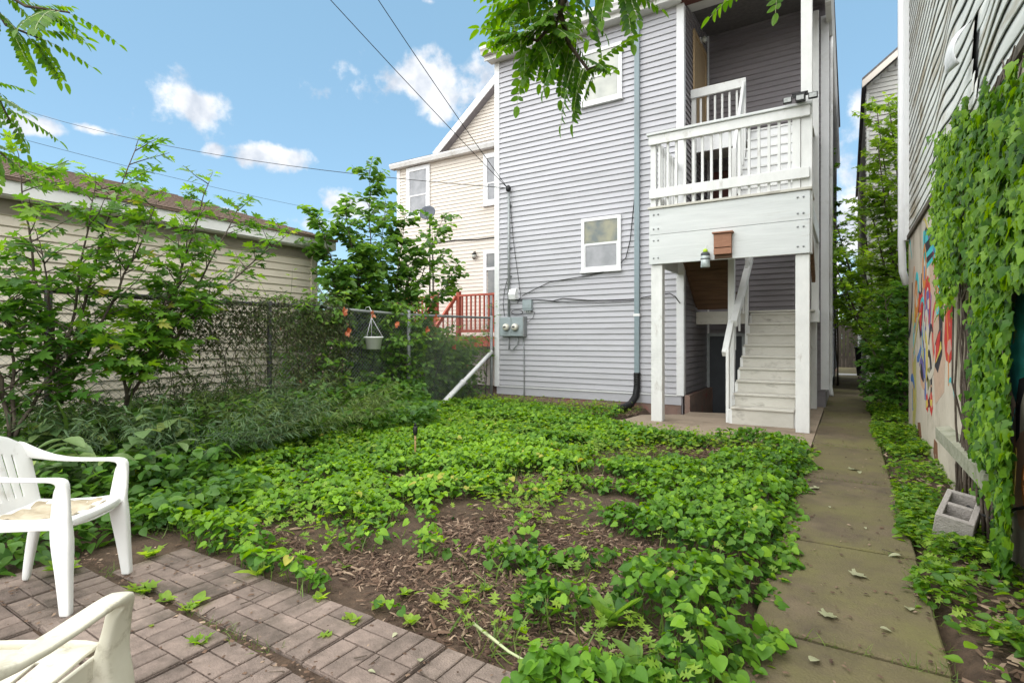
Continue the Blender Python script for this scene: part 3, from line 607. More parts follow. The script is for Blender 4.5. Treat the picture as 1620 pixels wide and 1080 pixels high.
box('pane', -8.56, -7.72, CY_ - .03, CY_ - .017, 3.28, 3.66, M_GLASS_DK, cd); box('pane', -8.52, -7.76, CY_ - .03, CY_ - .017, 1.5, 3.2, M_GLASS_DK, cd)
GA = 14.0   # the taller gabled part stands further back
def gclip(z): return (-11.23 + (z - 7.46) / .79 if z > 7.46 else -11.23, -6.95)
gv = [(-11.23, GA, 6.7), (-6.95, GA, 6.7), (-6.95, GA, 10.8), (-11.23, GA, 7.46), (-11.23, 22, 6.7), (-6.95, 22, 6.7), (-6.95, 22, 10.8), (-11.23, 22, 7.46)]
gw = poly('gable_wall', gv, [(0, 1, 2, 3), (5, 4, 7, 6), (0, 3, 7, 4), (1, 5, 6, 2), (3, 2, 6, 7), (0, 4, 5, 1)], M_CREAM, cream)
siding(gw, 'x', 0, 0, GA, -1, 6.75, 10.6, 0.1063, M_CREAM, clip=gclip)
for nm, z0, z1, ya, yb, m in (('rake_board', -.06, .20, GA - .30, GA - .27, M_WHITE), ('gable_roof', .02, .24, GA - .269, 22.2, M_ROOF)):
    v = []
    for y in (ya, yb):
        for x, z in ((-11.55, 7.21), (-6.9, 10.88)): v += [(x, y, z + z0), (x, y, z + z1)]
    poly(nm, v, [(0, 1, 3, 2), (4, 6, 7, 5), (0, 4, 5, 1), (2, 3, 7, 6), (1, 5, 7, 3), (0, 2, 6, 4)], m, cream)
v = []
for y in (GA - .269, GA - .018):
    for x, z in ((-11.55, 7.15), (-6.9, 10.82)): v += [(x, y, z), (x, y, z + .06)]
poly('gable_soffit', v, [(0, 1, 3, 2), (4, 6, 7, 5), (0, 4, 5, 1), (2, 3, 7, 6), (1, 5, 7, 3), (0, 2, 6, 4)], M_SIDED, cream)
# ---- red deck
deck = thing('red_deck', 'red-stained wooden deck with slatted railing behind the cream house', 'deck', (-8.5, 11.7, 0))
for k in range(10): box('deck_plank', -10.6, -6.95, 11.0 + k * .145, 11.14 + k * .145, 1.31, 1.35, M_RED, deck)
box('rim_board', -10.62, -6.93, 10.96, 10.995, 1.10, 1.349, M_RED, deck)
for x in (-10.5, -9.15, -8.42, -7.1): box('post', x - .05, x + .05, 10.95, 11.05, 0 if x > -8.4 or True else 0, 2.50, M_RED, deck, .006)
def rail(x0, x1, y):
    box('rail', x0, x1, y - .045, y + .045, 2.36, 2.41, M_RED, deck); box('rail', x0, x1, y - .02, y + .02, 1.45, 1.52, M_RED, deck)
    n = max(2, int((x1 - x0) / .125))
    for i in range(n):
        x = x0 + (i + .5) * (x1 - x0) / n; box('baluster', x - .018, x + .018, y - .018, y + .018, 1.521, 2.358, M_RED, deck)
rail(-10.45, -9.2, 11.0); rail(-8.37, -7.15, 11.0)
for x in (-9.1, -8.47):
    beam('stair_rail', (x, 10.95, 2.36), (x, 9.75, 1.15), .06, .09, M_RED, deck); box('post', x - .045, x + .045, 9.70, 9.78, 0, 1.2, M_RED, deck)
    for i in range(6):
        y = 10.8 - i * .18; z = 2.21 - i * .182; box('baluster', x - .015, x + .015, y - .015, y + .015, z - .75, z - .02, M_RED, deck)
for i in range(6): box('tread', -9.08, -8.49, 10.7 - i * .2, 10.94 - i * .2, 1.10 - i * .19, 1.14 - i * .19, M_RED, deck)
for i in range(2): prism('stringer', [(10.93, 1.02), (10.93, .80), (9.6, -.05), (9.75, 0.05)], 'x', (-9.08, -8.52)[i], (-9.05, -8.49)[i], M_RED, deck)
# ---- fittings on the cream house
dish = thing('satellite_dish', 'dark grey satellite dish on a pole in front of the cream wall', 'satellite dish', aty(680, 480, 11.9))
dc = Vector(aty(677, 338, 11.9))
M_DISH = mat('dish_grey', (0.075, 0.085, 0.105), (0.06, 0.07, 0.09), scale=3, rough=0.5)
def dish_mesh():
    V = []; F = []; R = .235; n = 20; ax = Vector((.35, -.85, .40)).normalized(); s = ax.orthogonal().normalized(); u = ax.cross(s)
    rings = 5
    for side in (0, 1):
        for i in range(rings + 1):
            r = R * i / rings; dz = .06 * (i / rings) ** 2 - side * .008
            for k in range(n):
                a = 2 * math.pi * k / n; V.append(dc + (s * math.cos(a) + u * math.sin(a)) * r + ax * dz)
    for side in (0, 1):
        o = side * (rings + 1) * n
        for i in range(rings):
            for k in range(n): F.append((o + i * n + k, o + i * n + (k + 1) % n, o + (i + 1) * n + (k + 1) % n, o + (i + 1) * n + k))
    o1 = rings * n; o2 = (2 * rings + 1) * n
    for k in range(n): F.append((o1 + k, o1 + (k + 1) % n, o2 + (k + 1) % n, o2 + k))
    return V, F, ax
V, F, AX = dish_mesh(); poly('reflector', V, F, M_DISH, dish, True)
tube('feed_arm', [dc - Vector((0, 0, .2)), dc + AX * .30 - Vector((0, 0, .12))], .012, M_MET, dish); box('receiver', dc.x + AX.x * .3 - .03, dc.x + AX.x * .3 + .03, dc.y + AX.y * .3 - .03, dc.y + AX.y * .3 + .03, dc.z + AX.z * .3 - .16, dc.z + AX.z * .3 - .10, M_DISH, dish)
tube('pole', [(dc.x + .02, dc.y + .06, 1.35), (dc.x + .02, dc.y + .06, dc.z - .02), dc - AX * .005], .022, M_METAL_DK, dish)
lampc = Vector(aty(750, 405, CY_ - .1))
wlamp = thing('wall_lamp', 'small black wall lantern beside the cream house back door', 'lamp', lampc)
lathe('lantern', [(.01, -.10), (.05, -.07), (.06, .04), (.075, .05), (.02, .10), (.005, .14)], lampc, M_BLACK, wlamp, 10); lathe('glass', [(.052, -.065), (.064, .035)], lampc, M_GLASS_PALE, wlamp, 10)
tube('bracket', [lampc + Vector((0, 0, .12)), lampc + Vector((0, .06, .14)), (lampc.x, CY_ - .012, lampc.z + .02)], .01, M_BLACK, wlamp)
tag(tube('wall_cable', [Vector(aty(px, py, CY_ - .03)) for px, py in ((664, 392), (690, 384), (720, 380), (755, 379), (786, 375))], .016, M_CABLE), 'black cable strung across the cream house wall above the wall lantern', 'cable')
tag(tube('cable_conduit', [Vector(aty(684, 395, CY_ - .03)), Vector(aty(685, 440, CY_ - .03)), Vector(aty(685, 490, CY_ - .03))], .02, M_CABLE), 'dark vertical conduit on the cream wall left of the back door', 'conduit')
# ================================================================ GARAGE
GX = -7.6
gar = thing('garage', 'low beige-sided garage with brown shingle roof behind the chain-link fence', 'garage', (-10.5, 2.5, 0))
gwall = box('wall', -10.85, GX, -2.2, 5.98, -.05, 2.80, M_GARAGE, gar)
siding(gwall, 'y', -2.1, 5.90, GX, 1, 0.08, 2.75, 0.1135, M_GARAGE, depth=.020, seams=1)
siding(gwall, 'x', -10.75, GX - .09, 5.98, 1, 0.08, 2.75, 0.1135, M_GARAGE, depth=.024)
box('corner_trim', GX + .001, GX + .028, 5.89, 6.005, 0.0, 2.78, M_GARAGE, gar)
box('frieze', GX + .001, GX + .022, -2.1, 5.885, 2.60, 2.795, mat('frieze_brown', (0.30, 0.26, 0.21), (0.25, 0.215, 0.175), rough=.6), gar)
box('fascia', GX + .20, GX + .225, -2.5, 6.225, 2.775, 2.935, M_GUT, gar); box('fascia', -11.05, GX + .199, 6.20, 6.225, 2.775, 2.935, M_GUT, gar)
box('soffit', GX + .03, GX + .199, -2.4, 6.19, 2.76, 2.774, M_CEIL, gar)
hipA, hipB = (-9.22, 4.38, 3.61), (-9.22, -0.6, 3.61)
ev = [(GX + .25, -2.5, 2.945), (GX + .25, 6.25, 2.945), (-11.1, 6.25, 2.945), (-11.1, -2.5, 2.945)]
poly('roof', ev + [hipA, hipB, (GX + .25, -2.5, 2.92), (GX + .25, 6.25, 2.92), (-11.1, 6.25, 2.92), (-11.1, -2.5, 2.92)], [(0, 1, 4, 5), (1, 2, 4), (2, 3, 5, 4), (3, 0, 5), (6, 9, 8, 7), (0, 6, 7, 1), (1, 7, 8, 2), (2, 8, 9, 3), (3, 9, 6, 0)], M_SHINGLE, gar)
# shingle courses as overlapping strips on the slope that faces the yard
rf = random.Random(2)
e0, e1 = Vector(ev[0]), Vector(ev[1]); r0, r1 = Vector(hipB), Vector(hipA); nsl = (e1 - e0).cross(r0 - e0).normalized(); nsl = nsl if nsl.z > 0 else -nsl
NC = 13
for i in range(NC):
    t0 = i / NC; t1 = min(1, (i + 1.2) / NC); a0, b0 = e0.lerp(r0, t0), e1.lerp(r1, t0); a1, b1 = e0.lerp(r0, t1), e1.lerp(r1, t1)
    v = [a0 + nsl * .016, b0 + nsl * .016, b1 + nsl * .004, a1 + nsl * .004, a0 + nsl * .001, b0 + nsl * .001]
    poly('shingle_course', v, [(0, 1, 2, 3), (4, 5, 1, 0)], M_SHINGLE, gar)
# ================================================================ RIGHT-HAND BUILDING
RX = 0.78
rb = thing('stucco_building', 'graffitied stucco building with warped pale siding above along the walkway', 'building', (3, 5, 0))
OY0, OY1, OZ0, OZ1 = 4.15, 5.55, 0.50, 2.35       # bricked-up opening in the flank
def wallpiece(y0, y1, z0, z1): return (RX, 6.0, y0, y1, z0, z1)
boxes('stucco_wall', [wallpiece(OY1, 9.95, -.2, 2.80), wallpiece(1.0, OY0, -.2, 2.80), wallpiece(OY0, OY1, -.2, OZ0), wallpiece(OY0, OY1, OZ1, 2.80)], M_STUCCO, rb)
box('blocked_opening', RX + .14, RX + .3, OY0, OY1, OZ0, OZ1, M_STUCCO, rb)
prism('sill', [(RX - .10, OZ0 - .12), (RX + .139, OZ0 - .10), (RX + .139, OZ0 + .03), (RX - .10, OZ0 - .02)], 'y', OY0 + .0, OY1 + .62, M_STONE, rb)
box('upper_wall', RX + .02, 6.0, 1.0, 9.93, 2.801, 9.0, M_METAL_DK, rb)
# warped siding boards: sheet strips that sag and buckle along the wall
rr = random.Random(21)
def warped_board(i, y0, y1, name='siding_board'):
    pitch = .125; z = 2.78 + i * pitch; n = max(6, int((y1 - y0) / .12)); V = []; F = []
    for k in range(n + 1):
        y = y0 + (y1 - y0) * k / n
        w = max(0, 1 - abs(y - 4.7) / 2.9); am = .008 + .14 * w * min(1, (i + 2) / 6)
        dz = am * (math.sin(y * 1.9 + i * .33) + .55 * math.sin(y * 4.3 + i * .6 + 1)) * .55 - .5 * am
        dx = am * .22 * (math.sin(y * 2.7 + i * .5) + 1) * .5
        for (o, q) in ((.016, .004), (.020, .0), (.019, .010), (.014, .07), (.008, pitch + .02)):
            V.append((RX + .018 - o - dx, y, z + dz + q))
    m = 5
    for k in range(n):
        for j in range(m - 1): F.append((k * m + j, (k + 1) * m + j, (k + 1) * m + j + 1, k * m + j + 1))
    o = poly(name, V, F, M_PALE, rb, True); md = o.modifiers.new('thick', 'SOLIDIFY'); md.thickness = .003; md.offset = -1; return o
for i in range(36):
    g = {2: .12, 3: .20, 4: .30, 5: .34, 6: .18}.get(i)
    if g: warped_board(i, 1.2, 4.90 + .05 * (i - 4) - g / 2); warped_board(i, 4.90 + .05 * (i - 4) + g / 2, 9.86)
    else: warped_board(i, 1.2, 9.86)
# torn, curled flap
fy, fz = 4.92, 3.42
V = []; F = []
for a in range(9):
    t = a / 8
    for b in range(6):
        s = b / 5; V.append((RX - .03 - .10 * math.sin(t * 2.4) - .03 * s * t, fy + .05 + .34 * s * (.12 + .88 * t), fz + .12 - .30 * t + .10 * s * t + .03 * math.sin(t * 5) * s))
for a in range(8):
    for b in range(5): F.append((a * 6 + b, a * 6 + b + 1, (a + 1) * 6 + b + 1, (a + 1) * 6 + b))
fl = poly('torn_flap', V, F, M_WHITE, rb, True); fl.modifiers.new('thick', 'SOLIDIFY').thickness = .004
fl['label'] = 'torn white siding flap curling off the wall'
box('corner_trim', RX - .06, RX + .06, 9.862, 9.99, 2.74, 9.0, M_WHITE, rb)
tube('downspout', [(RX - .085, 9.93, 8.9), (RX - .085, 9.93, 2.95), (RX - .085, 9.95, 2.70), (RX - .07, 10.0, 2.3), (RX - .02, 10.05, 2.1)], .05, M_WHITE, rb, 8)
box('drip_board', RX - .03, RX + .01, 1.2, 9.86, 2.74, 2.80, M_OLDFENCE, rb)
# graffiti: paint films standing 2 mm proud of the stucco, shapes read off the wall
def paint(name, c, pts, out=.002, plane=RX):
    m = mat('spray_' + name, c, tuple(v * .8 for v in c), scale=14, rough=.7, dirt=(0.36, 0.32, 0.26), dscale=9, dthr=(.58, .7))
    Q = [atx(px, py, plane)[1:] for px, py in pts]; k = len(Q)
    o = poly('graffiti_mark', [(plane - out, y, z) for y, z in Q] + [(plane - .0005, y, z) for y, z in Q], [tuple(range(k)), tuple(range(2 * k - 1, k - 1, -1))] + [(i, k + i, k + (i + 1) % k, (i + 1) % k) for i in range(k)], m, rb)
    bm = bmesh.new(); bm.from_mesh(o.data); bmesh.ops.recalc_face_normals(bm, faces=bm.faces[:]); bm.to_mesh(o.data); bm.free(); return o
RED = (0.52, 0.035, 0.028); TEAL = (0.06, 0.46, 0.50); INK = (0.03, 0.026, 0.035); YEL = (0.55, 0.45, 0.09); PUR = (0.14, 0.11, 0.30); PNK = (0.55, 0.30, 0.25); BRN = (0.2, 0.09, 0.05)
paint('pink', (0.52, 0.37, 0.28), [(1470, 400), (1492, 370), (1498, 480), (1494, 620), (1480, 640), (1472, 520)], .0012)
paint('teal', TEAL, [(1461, 366), (1484, 352), (1486, 378), (1478, 410), (1466, 425), (1460, 400)]); paint('ink', INK, [(1464, 385), (1484, 362), (1484, 372), (1466, 400)], .003)
paint('ink', INK, [(1466, 408), (1479, 394), (1479, 401), (1467, 417)], .003); paint('purple', PUR, [(1468, 372), (1481, 358), (1481, 366), (1469, 380)], .003)
paint('ink', INK, [(1453.2, 458), (1456, 463), (1459, 456), (1461.2, 480), (1458, 530), (1455.5, 535), (1453, 500)], .0015)
paint('red', RED, [(1454, 463), (1456, 468), (1459, 462), (1460.4, 482), (1457, 525), (1454, 500)], .003)
paint('purple', PUR, [(1466, 462), (1471, 456), (1474, 468), (1473, 500), (1471, 530), (1468, 500), (1465, 488)]); paint('pale', (0.55, 0.5, 0.42), [(1467.5, 475), (1471.5, 470), (1472, 486), (1468, 490)], .003)
paint('ink', INK, [(1484, 430), (1490, 415), (1492, 470), (1491, 560), (1484, 590), (1477, 575), (1479, 545), (1486, 520)], .0015)
paint('red', RED, [(1488, 522), (1486, 560), (1479, 575), (1479.5, 550), (1484, 530)], .003); paint('yellow', YEL, [(1489, 540), (1490, 552), (1482, 572), (1480, 575), (1486, 556)], .0045)
paint('red', RED, [(1496, 450), (1504, 460), (1509, 510), (1508, 560), (1503, 574), (1497, 570), (1494, 540), (1496, 500)]); paint('pink2', PNK, [(1500, 540), (1504, 536), (1506, 552), (1502, 562), (1499, 556)], .004)
paint('ink', INK, [(1457, 560), (1461, 572), (1462, 600), (1459, 612), (1456, 595)]); paint('brown', BRN, [(1461, 537), (1463, 545), (1465, 585), (1469, 598), (1467, 604), (1462, 580)])
paint('olive', (0.2, 0.2, 0.08), [(1466, 585), (1471, 580), (1471, 610), (1468, 618)]); paint('red', RED, [(1464.5, 628), (1467, 621), (1469, 640), (1468, 652), (1465, 646)])
paint('yellow', YEL, [(1465, 634), (1467.5, 632), (1468.5, 642), (1466, 646)], .004); paint('red', RED, [(1471, 626), (1474, 619), (1476, 645), (1474, 658), (1471.5, 648)]); paint('yellow', YEL, [(1472, 632), (1475, 632), (1475, 641), (1472.5, 642)], .004)
paint('lime', (0.47, 0.43, 0.13), [(1444, 575), (1449, 560), (1450, 640), (1447, 680), (1444, 680)], .001)
paint('teal', TEAL, [(1602, 500), (1616, 440), (1640, 420), (1640, 560), (1612, 620), (1600, 680), (1597, 640), (1599, 560)]); paint('ink', INK, [(1608, 640), (1613, 600), (1622, 596), (1622, 612), (1615, 640), (1613, 690), (1608, 700)], .003)
paint('salmon', (0.55, 0.33, 0.22), [(1604, 690), (1640, 670), (1640, 860), (1612, 830), (1604, 780)], .001); paint('ink', INK, [(1620, 760), (1636, 750), (1636, 800), (1622, 790)], .003)
paint('purple', PUR, [(1536, 560), (1552, 545), (1556, 620), (1548, 690), (1538, 680)], .002, RX + .14); paint('teal', TEAL, [(1538, 500), (1556, 490), (1556, 530), (1540, 545)], .002, RX + .14); paint('pale', (0.55, 0.52, 0.47), [(1540, 600), (1548, 596), (1552, 660), (1542, 665)], .004, RX + .14)
paint('brown', BRN, [(1452, 668), (1456, 668), (1458, 690), (1455, 705), (1452, 690)]); paint('brown', BRN, [(1478, 694), (1483, 700), (1484, 728), (1480, 735), (1477, 715)])
def stroke(name, c, pts, w, out):
    m = mat('spray_' + name, c, tuple(v * .8 for v in c), scale=14, rough=.7, dirt=(0.36, 0.32, 0.26), dscale=9, dthr=(.58, .7)); V = []; F = []; n = len(pts)
    for i, (y, z) in enumerate(pts):
        a, b = pts[max(i - 1, 0)], pts[min(i + 1, n - 1)]; dy, dz = b[0] - a[0], b[1] - a[1]; l = math.hypot(dy, dz) or 1; ww = w * (.35 + .65 * math.sin(math.pi * (i + .6) / (n + .2)))
        V += [(RX - out, y - dz / l * ww, z + dy / l * ww), (RX - out, y + dz / l * ww, z - dy / l * ww), (RX - .0006, y - dz / l * ww, z + dy / l * ww), (RX - .0006, y + dz / l * ww, z - dy / l * ww)]
    for i in range(n - 1):
        k = i * 4; F += [(k, k + 4, k + 5, k + 1), (k, k + 2, k + 6, k + 4), (k + 1, k + 5, k + 7, k + 3)]
    poly('graffiti_mark', V, F, m, rb)
rg_ = random.Random(14); pal = [('ink', INK), ('teal', TEAL), ('red', RED), ('yellow', YEL), ('purple', PUR), ('pale', (0.62, 0.6, 0.56)), ('ink', INK), ('blue', (.06, .16, .42)), ('salmon', (0.55, 0.33, 0.22)), ('orange', (.6, .22, .05))]
for k in range(64):
    y0 = rg_.uniform(5.75, 9.7) if k < 48 else rg_.uniform(2.6, 4.0); z0 = rg_.uniform(.55, 2.62); a = rg_.uniform(0, 6.28); cv = rg_.uniform(-.55, .55); st = rg_.uniform(.03, .075) * (1.5 if y0 > 7.5 else 1); p = [(y0, z0)]
    for i in range(rg_.randint(6, 13)): a += cv + rg_.uniform(-.2, .2); p.append((p[-1][0] + st * math.cos(a), p[-1][1] + st * 1.25 * math.sin(a)))
    p = [(min(max(y, 5.6 if k < 48 else 2.4), 9.9 if k < 48 else 4.1), min(max(z, .3), 2.7)) for y, z in p]; nm, c = rg_.choice(pal)
    stroke(nm, c, p, rg_.uniform(.012, .045) * (1.6 if y0 > 7.5 else 1), .0014 + k * .00005)
# ================================================================ FAR HOUSE, GATE, ALLEY
fx, _, fz0 = aty(1371, 140, 16.0)
far = thing('far_house', 'pale-sided house with gable beyond the stucco building, half hidden by trees', 'house', (3.5, 20, 0))
FXL = fx; fzE = aty(1371, 165, 16.0)[2]
gx_, _, gz_ = aty(1437, 95, 16.0); slope = (gz_ - aty(1385, 140, 16)[2]) / (gx_ - aty(1385, 140, 16)[0])
zt_ = lambda x: fzE + .45 + (x - FXL) * slope
poly('rear_wall', [(FXL, 16, 0), (6.5, 16, 0), (6.5, 16, zt_(6.5)), (FXL, 16, zt_(FXL)), (FXL, 28, 0), (6.5, 28, 0), (6.5, 28, zt_(6.5)), (FXL, 28, zt_(FXL))], BOXF[:0] + [(0, 1, 2, 3), (5, 4, 7, 6), (4, 0, 3, 7), (1, 5, 6, 2), (3, 2, 6, 7), (0, 4, 5, 1)], M_PALE, far)
M_FARS = mat('far_pale_vinyl', (0.50, 0.49, 0.46), (0.42, 0.41, 0.385), scale=1.2, rough=.6)
siding(far, 'x', FXL + .06, 6.3, 16, -1, .3, fzE + .3, .115, M_FARS); siding(far, 'y', 16.05, 27.9, FXL, -1, .3, fzE + .3, .115, M_FARS)
siding(far, 'x', 0, 0, 16, -1, fzE + .32, zt_(6.4), .115, M_FARS, clip=lambda z: (max(FXL, FXL + (z - fzE - .45) / slope + .1), 6.3))
for nm, dz, h_, yy, m in (('rake_board', -.08, .16, (15.62, 15.66), M_CREAM), ('roof', .02, .14, (15.661, 28.2), M_ROOF)):
    v = []
    for y in yy:
        for x in (FXL - .10, 6.6): v += [(x, y, zt_(x) + dz), (x, y, zt_(x) + dz + h_)]
    poly(nm, v, [(0, 1, 3, 2), (4, 6, 7, 5), (0, 4, 5, 1), (2, 3, 7, 6), (1, 5, 7, 3), (0, 2, 6, 4)], m, far)
fw = boxes('window', [(FXL - .05, FXL - .018, 21.0, 21.08, 2.0, 3.4), (FXL - .05, FXL - .018, 21.9, 21.98, 2.0, 3.4), (FXL - .05, FXL - .018, 21.08, 21.9, 3.32, 3.4), (FXL - .05, FXL - .018, 21.08, 21.9, 2.0, 2.08)], M_WHITE, far); box('pane', FXL - .03, FXL - .018, 21.08, 21.9, 2.08, 3.32, M_GLASS_DK, fw)
gate = thing('plank_fence', 'dark weathered plank fence closing the far end of the walkway', 'fence', (0, 29.5, 0))
for i in range(11):
    x = -1.0 + i * .16; box('plank', x, x + .148, 29.45, 29.475, -.02, 2.08 + rf.uniform(-.03, .03), M_OLDFENCE, gate)
for z in (.4, 1.6): box('cross_rail', -1.0, .76, 29.477, 29.53, z, z + .1, M_OLDFENCE, gate)
for x in (-1.02, .68): box('post', x, x + .1, 29.535, 29.63, -.05, 2.15, M_OLDFENCE, gate)
tag(beam('loose_board', (-.42, 24.6, .04), (-.52, 25.5, 1.1), .12, .03, mat('pinkish_board', (0.45, 0.24, 0.17), (0.38, 0.2, 0.14))), 'pinkish loose board leaning at the far end of the walkway', 'board')
bn = thing('trash_bin', 'black wheeled trash bin standing in the far gangway', 'trash bin', (.52, 21.5, 0))
prism('body', [(.28, .08), (.72, .08), (.80, .98), (.22, .98)], 'y', 21.25, 21.75, M_BLACK, bn); box('lid', .19, .83, 21.2, 21.8, .981, 1.03, M_BLACK, bn, .01)
for y in (21.22, 21.78): lathe('wheel', [(.005, -.02), (.09, -.02), (.09, .02), (.005, .02)], (.68, y, .09), M_BLACK, bn, 12, 'y')
tag(box('pale_sheet', -.3, .3, 22.6, 23.6, 0.006, .012, mat('pale_patch', (.5, .47, .45), (.44, .42, .4))), 'pale flat patch on the far walkway', 'patch')  # thin pale sheet lying on the slabs
front = thing('street_house', 'pale house front with white corner far across the street', 'house', (-3, 42, 0))
box('wall', -9, -0.62, 40, 46, -.05, 7.5, M_CREAM, front); box('corner_trim', -0.62, -.45, 39.97, 40.1, 0, 7.5, M_WHITE, front)
# ================================================================ CHAIN-LINK FENCE
FXc = -6.5
fence = thing('chain_link_fence', 'long galvanised chain-link fence with top rail running left of the garden bed', 'fence', (FXc, 4, 0))
rt = [(FXc, y, 1.74 + .015 * math.sin(y * 1.3)) for y in np.linspace(-1.5, 5.3, 12)]; tube('top_rail', rt, .03, M_METAL_DK, fence)
tube('top_rail', [(FXc, 5.3, 1.735), (FXc, 7.0, 1.70), (FXc, 9.68, 1.735)], .024, M_MET, fence)
for y in (-0.2, 2.05, 4.37, 7.03, 9.6): tube('post', [(FXc + .03, y, -.1), (FXc + .03, y, 1.78)], .032, M_METAL_DK if y < 5 else M_MET, fence); 
def mesh_wire():
    V = []; F = []; y0, y1, z0, z1 = -0.4, 9.6, .05, 1.70; st = .062; h = z1 - z0; r = .0016
    k = int((y1 - y0 + h) / st)
    for s in (1, -1):
        for i in range(k):
            a = y0 - h + i * st + (0 if s > 0 else 0)
            p, q = (a, z0), (a + h, z1)
            if p[0] < y0: p = (y0, z0 + y0 - a)
            if q[0] > y1: q = (y1, z1 - (q[0] - y1))
            if q[0] - p[0] < .02: continue
            if s < 0: p, q = (p[0], z0 + z1 - p[1]), (q[0], z0 + z1 - q[1])
            V_, F_ = tube_arrays([([(FXc + .034 * (s > 0) * .1, p[0], p[1]), (FXc + .0034 * (s > 0), q[0], q[1])], r, r)], 3); b = len(V); V += V_; F += [tuple(t + b for t in f) for f in F_]
    return V, F
V, F = mesh_wire(); poly('wire_mesh', V, F, M_MET, fence)
# hanging pot
pc = Vector((FXc + .16, 6.09, 0)); pot = thing('hanging_pot', 'white plastic hanging flower pot hooked on the fence rail', 'flower pot', (pc.x, pc.y, 1.12))
lathe('pot', [(.006, 0), (.105, 0), (.135, .17), (.15, .172), (.152, .195), (.138, .197), (.125, .15), (.006, .145)], (pc.x, pc.y, 1.12), M_PLASTIC, pot); lathe('soil', [(.005, .15), (.12, .152), (.122, .158), (.004, .16)], (pc.x, pc.y, 1.12), M_SOIL, pot)
for a in (.5, 2.6, 4.7): tube('hanger_cord', [pc + Vector((.145 * math.cos(a), .145 * math.sin(a), 1.31)), pc + Vector((-.05, 0, 1.62))], .004, M_WHITE, pot, 5)
tube('hook', [pc + Vector((-.05, 0, 1.61)), pc + Vector((-.05, 0, 1.72)), pc + Vector((-.10, 0, 1.79)), pc + Vector((-.16, 0, 1.785)), pc + Vector((-.20, 0, 1.74))], .007, M_WHITE, pot, 6)
wp = thing('leaning_pipe', 'white plastic drainpipe leaning from the bed up to the grey house corner', 'pipe', (-6.2, 8, 0))
pa, pe = Vector(atz(694, 645, .03)), Vector(atx(778, 556, -6.44)); jm = pa.lerp(pe, .42); tube('pipe', [pa, jm], .05, M_WHITE, wp, 10); tube('pipe', [jm - (pe - pa) * .03, pe], .041, M_WHITE, wp, 10); tube('coupling', [jm - (pe - pa) * .03, jm + (pe - pa) * .01], .058, M_WHITE, wp, 10)
# ================================================================ FITTINGS ON THE GREY HOUSE
WY = HY0 - .018
def wpt(px, py, o=.03): return Vector(aty(px, py, WY - o))
mast = thing('service_mast', 'grey service mast with black weatherhead at the left corner of the grey house', 'service mast', (-6.1, WY - .05, 2.2))
mt = wpt(805, 300, .06); mb = wpt(803, 500, .06)
tube('conduit', [(mt.x, mt.y, mt.z), (mt.x, mt.y, 1.72)], .027, M_MET, mast); lathe('weatherhead', [(.03, -.05), (.05, -.03), (.055, .03), (.04, .07), (.008, .09)], (mt.x, mt.y - .02, mt.z), M_BLACK, mast, 12)
for z in (4.1, 3.2, 2.6): box('clamp', mt.x - .045, mt.x + .045, WY - .03, WY - .001, z, z + .03, M_MET, mast)
mbx = thing('meter_box', 'grey double electricity meter box low on the grey siding', 'meter box', (-6.06, WY - .06, 1.33))
x0, _, z1 = wpt(790, 503, .12); x1, _, z0 = wpt(828, 533, .12); z0 = 1.34; z1 = 1.74
for i in range(2):
    a = x0 + i * (x1 - x0) / 2; p = box('meter_panel', a + .003, a + (x1 - x0) / 2 - .003, WY - .13, WY - .004, z0, z1, M_BOX, mbx, .008)
    c = (a + (x1 - x0) * (.33 if i == 0 else .2), WY - .13, 1.53)
    lathe('meter_ring', [(.085, 0), (.085, .02), (.07, .025)], c, M_MET, mbx, 20, 'y'); g = lathe('meter_dial', [(.072, .02), (.07, .07), (.05, .095), (.004, .1)], c, glassmat('meter_glass%d' % i, (.6, .57, .48), (.7, .67, .58), 8), mbx, 20, 'y')
    box('dial_plate', c[0] - .03, c[0] + .03, c[1] - .105, c[1] - .098, c[2] - .012, c[2] + .02, M_DOOR, mbx)
box('side_flange', x1 - .001, x1 + .02, WY - .14, WY - .002, z0 - .01, z1 + .01, M_MET, mbx)
tube('conduit', [(x0 + .2, WY - .05, z0), (x0 + .2, WY - .05, z0 - .28)], .014, M_MET, mbx); tube('conduit', [(x0 + .42, WY - .06, z0), (x0 + .42, WY - .06, z0 - .16), (x0 + .30, WY - .06, z0 - .29), (x0 + .22, WY - .05, z0 - .28)], .014, M_MET, mbx)
tube('ground_wire', [(x1 - .06, WY - .03, z0), (x1 - .04, WY - .03, 1.0), (x1 - .035, WY - .03, .3), (x1 - .03, WY - .05, -.02)], .012, M_MET, mbx)
jb = thing('junction_box', 'small grey cable junction box right above the meter box', 'junction box', wpt(835, 483, .05)); c = wpt(835, 483, .05)
box('case', c.x - .10, c.x + .10, WY - .09, WY - .004, c.z - .11, c.z + .11, M_BOX, jb, .006); box('cover', c.x - .105, c.x + .105, WY - .10, WY - .091, c.z - .06, c.z + .115, M_BOX, jb, .003)
for k in range(3): lathe('gland', [(.014, 0), (.014, -.035), (.006, -.04)], (c.x - .05 + k * .05, WY - .05, c.z - .11), M_WHITE, jb, 8)
vc = thing('vent_hood', 'white plastic dryer vent hood on the grey siding beside the service mast', 'vent', wpt(812, 466, .05)); c = wpt(812, 466, .05)
prism('hood', [(WY - .004, c.z - .10), (WY - .10, c.z - .10), (WY - .12, c.z + .0), (WY - .08, c.z + .11), (WY - .004, c.z + .13)], 'x', c.x - .085, c.x + .085, M_WHITE, vc); box('flange', c.x - .1, c.x + .1, WY - .0039, WY - .0005, c.z - .12, c.z + .14, M_WHITE, vc)
def cable(label, pts, r=.008): return tag(tube('cable', pts, r, M_CABLE, None, 6), label, 'cable', 'cables on the grey house wall')
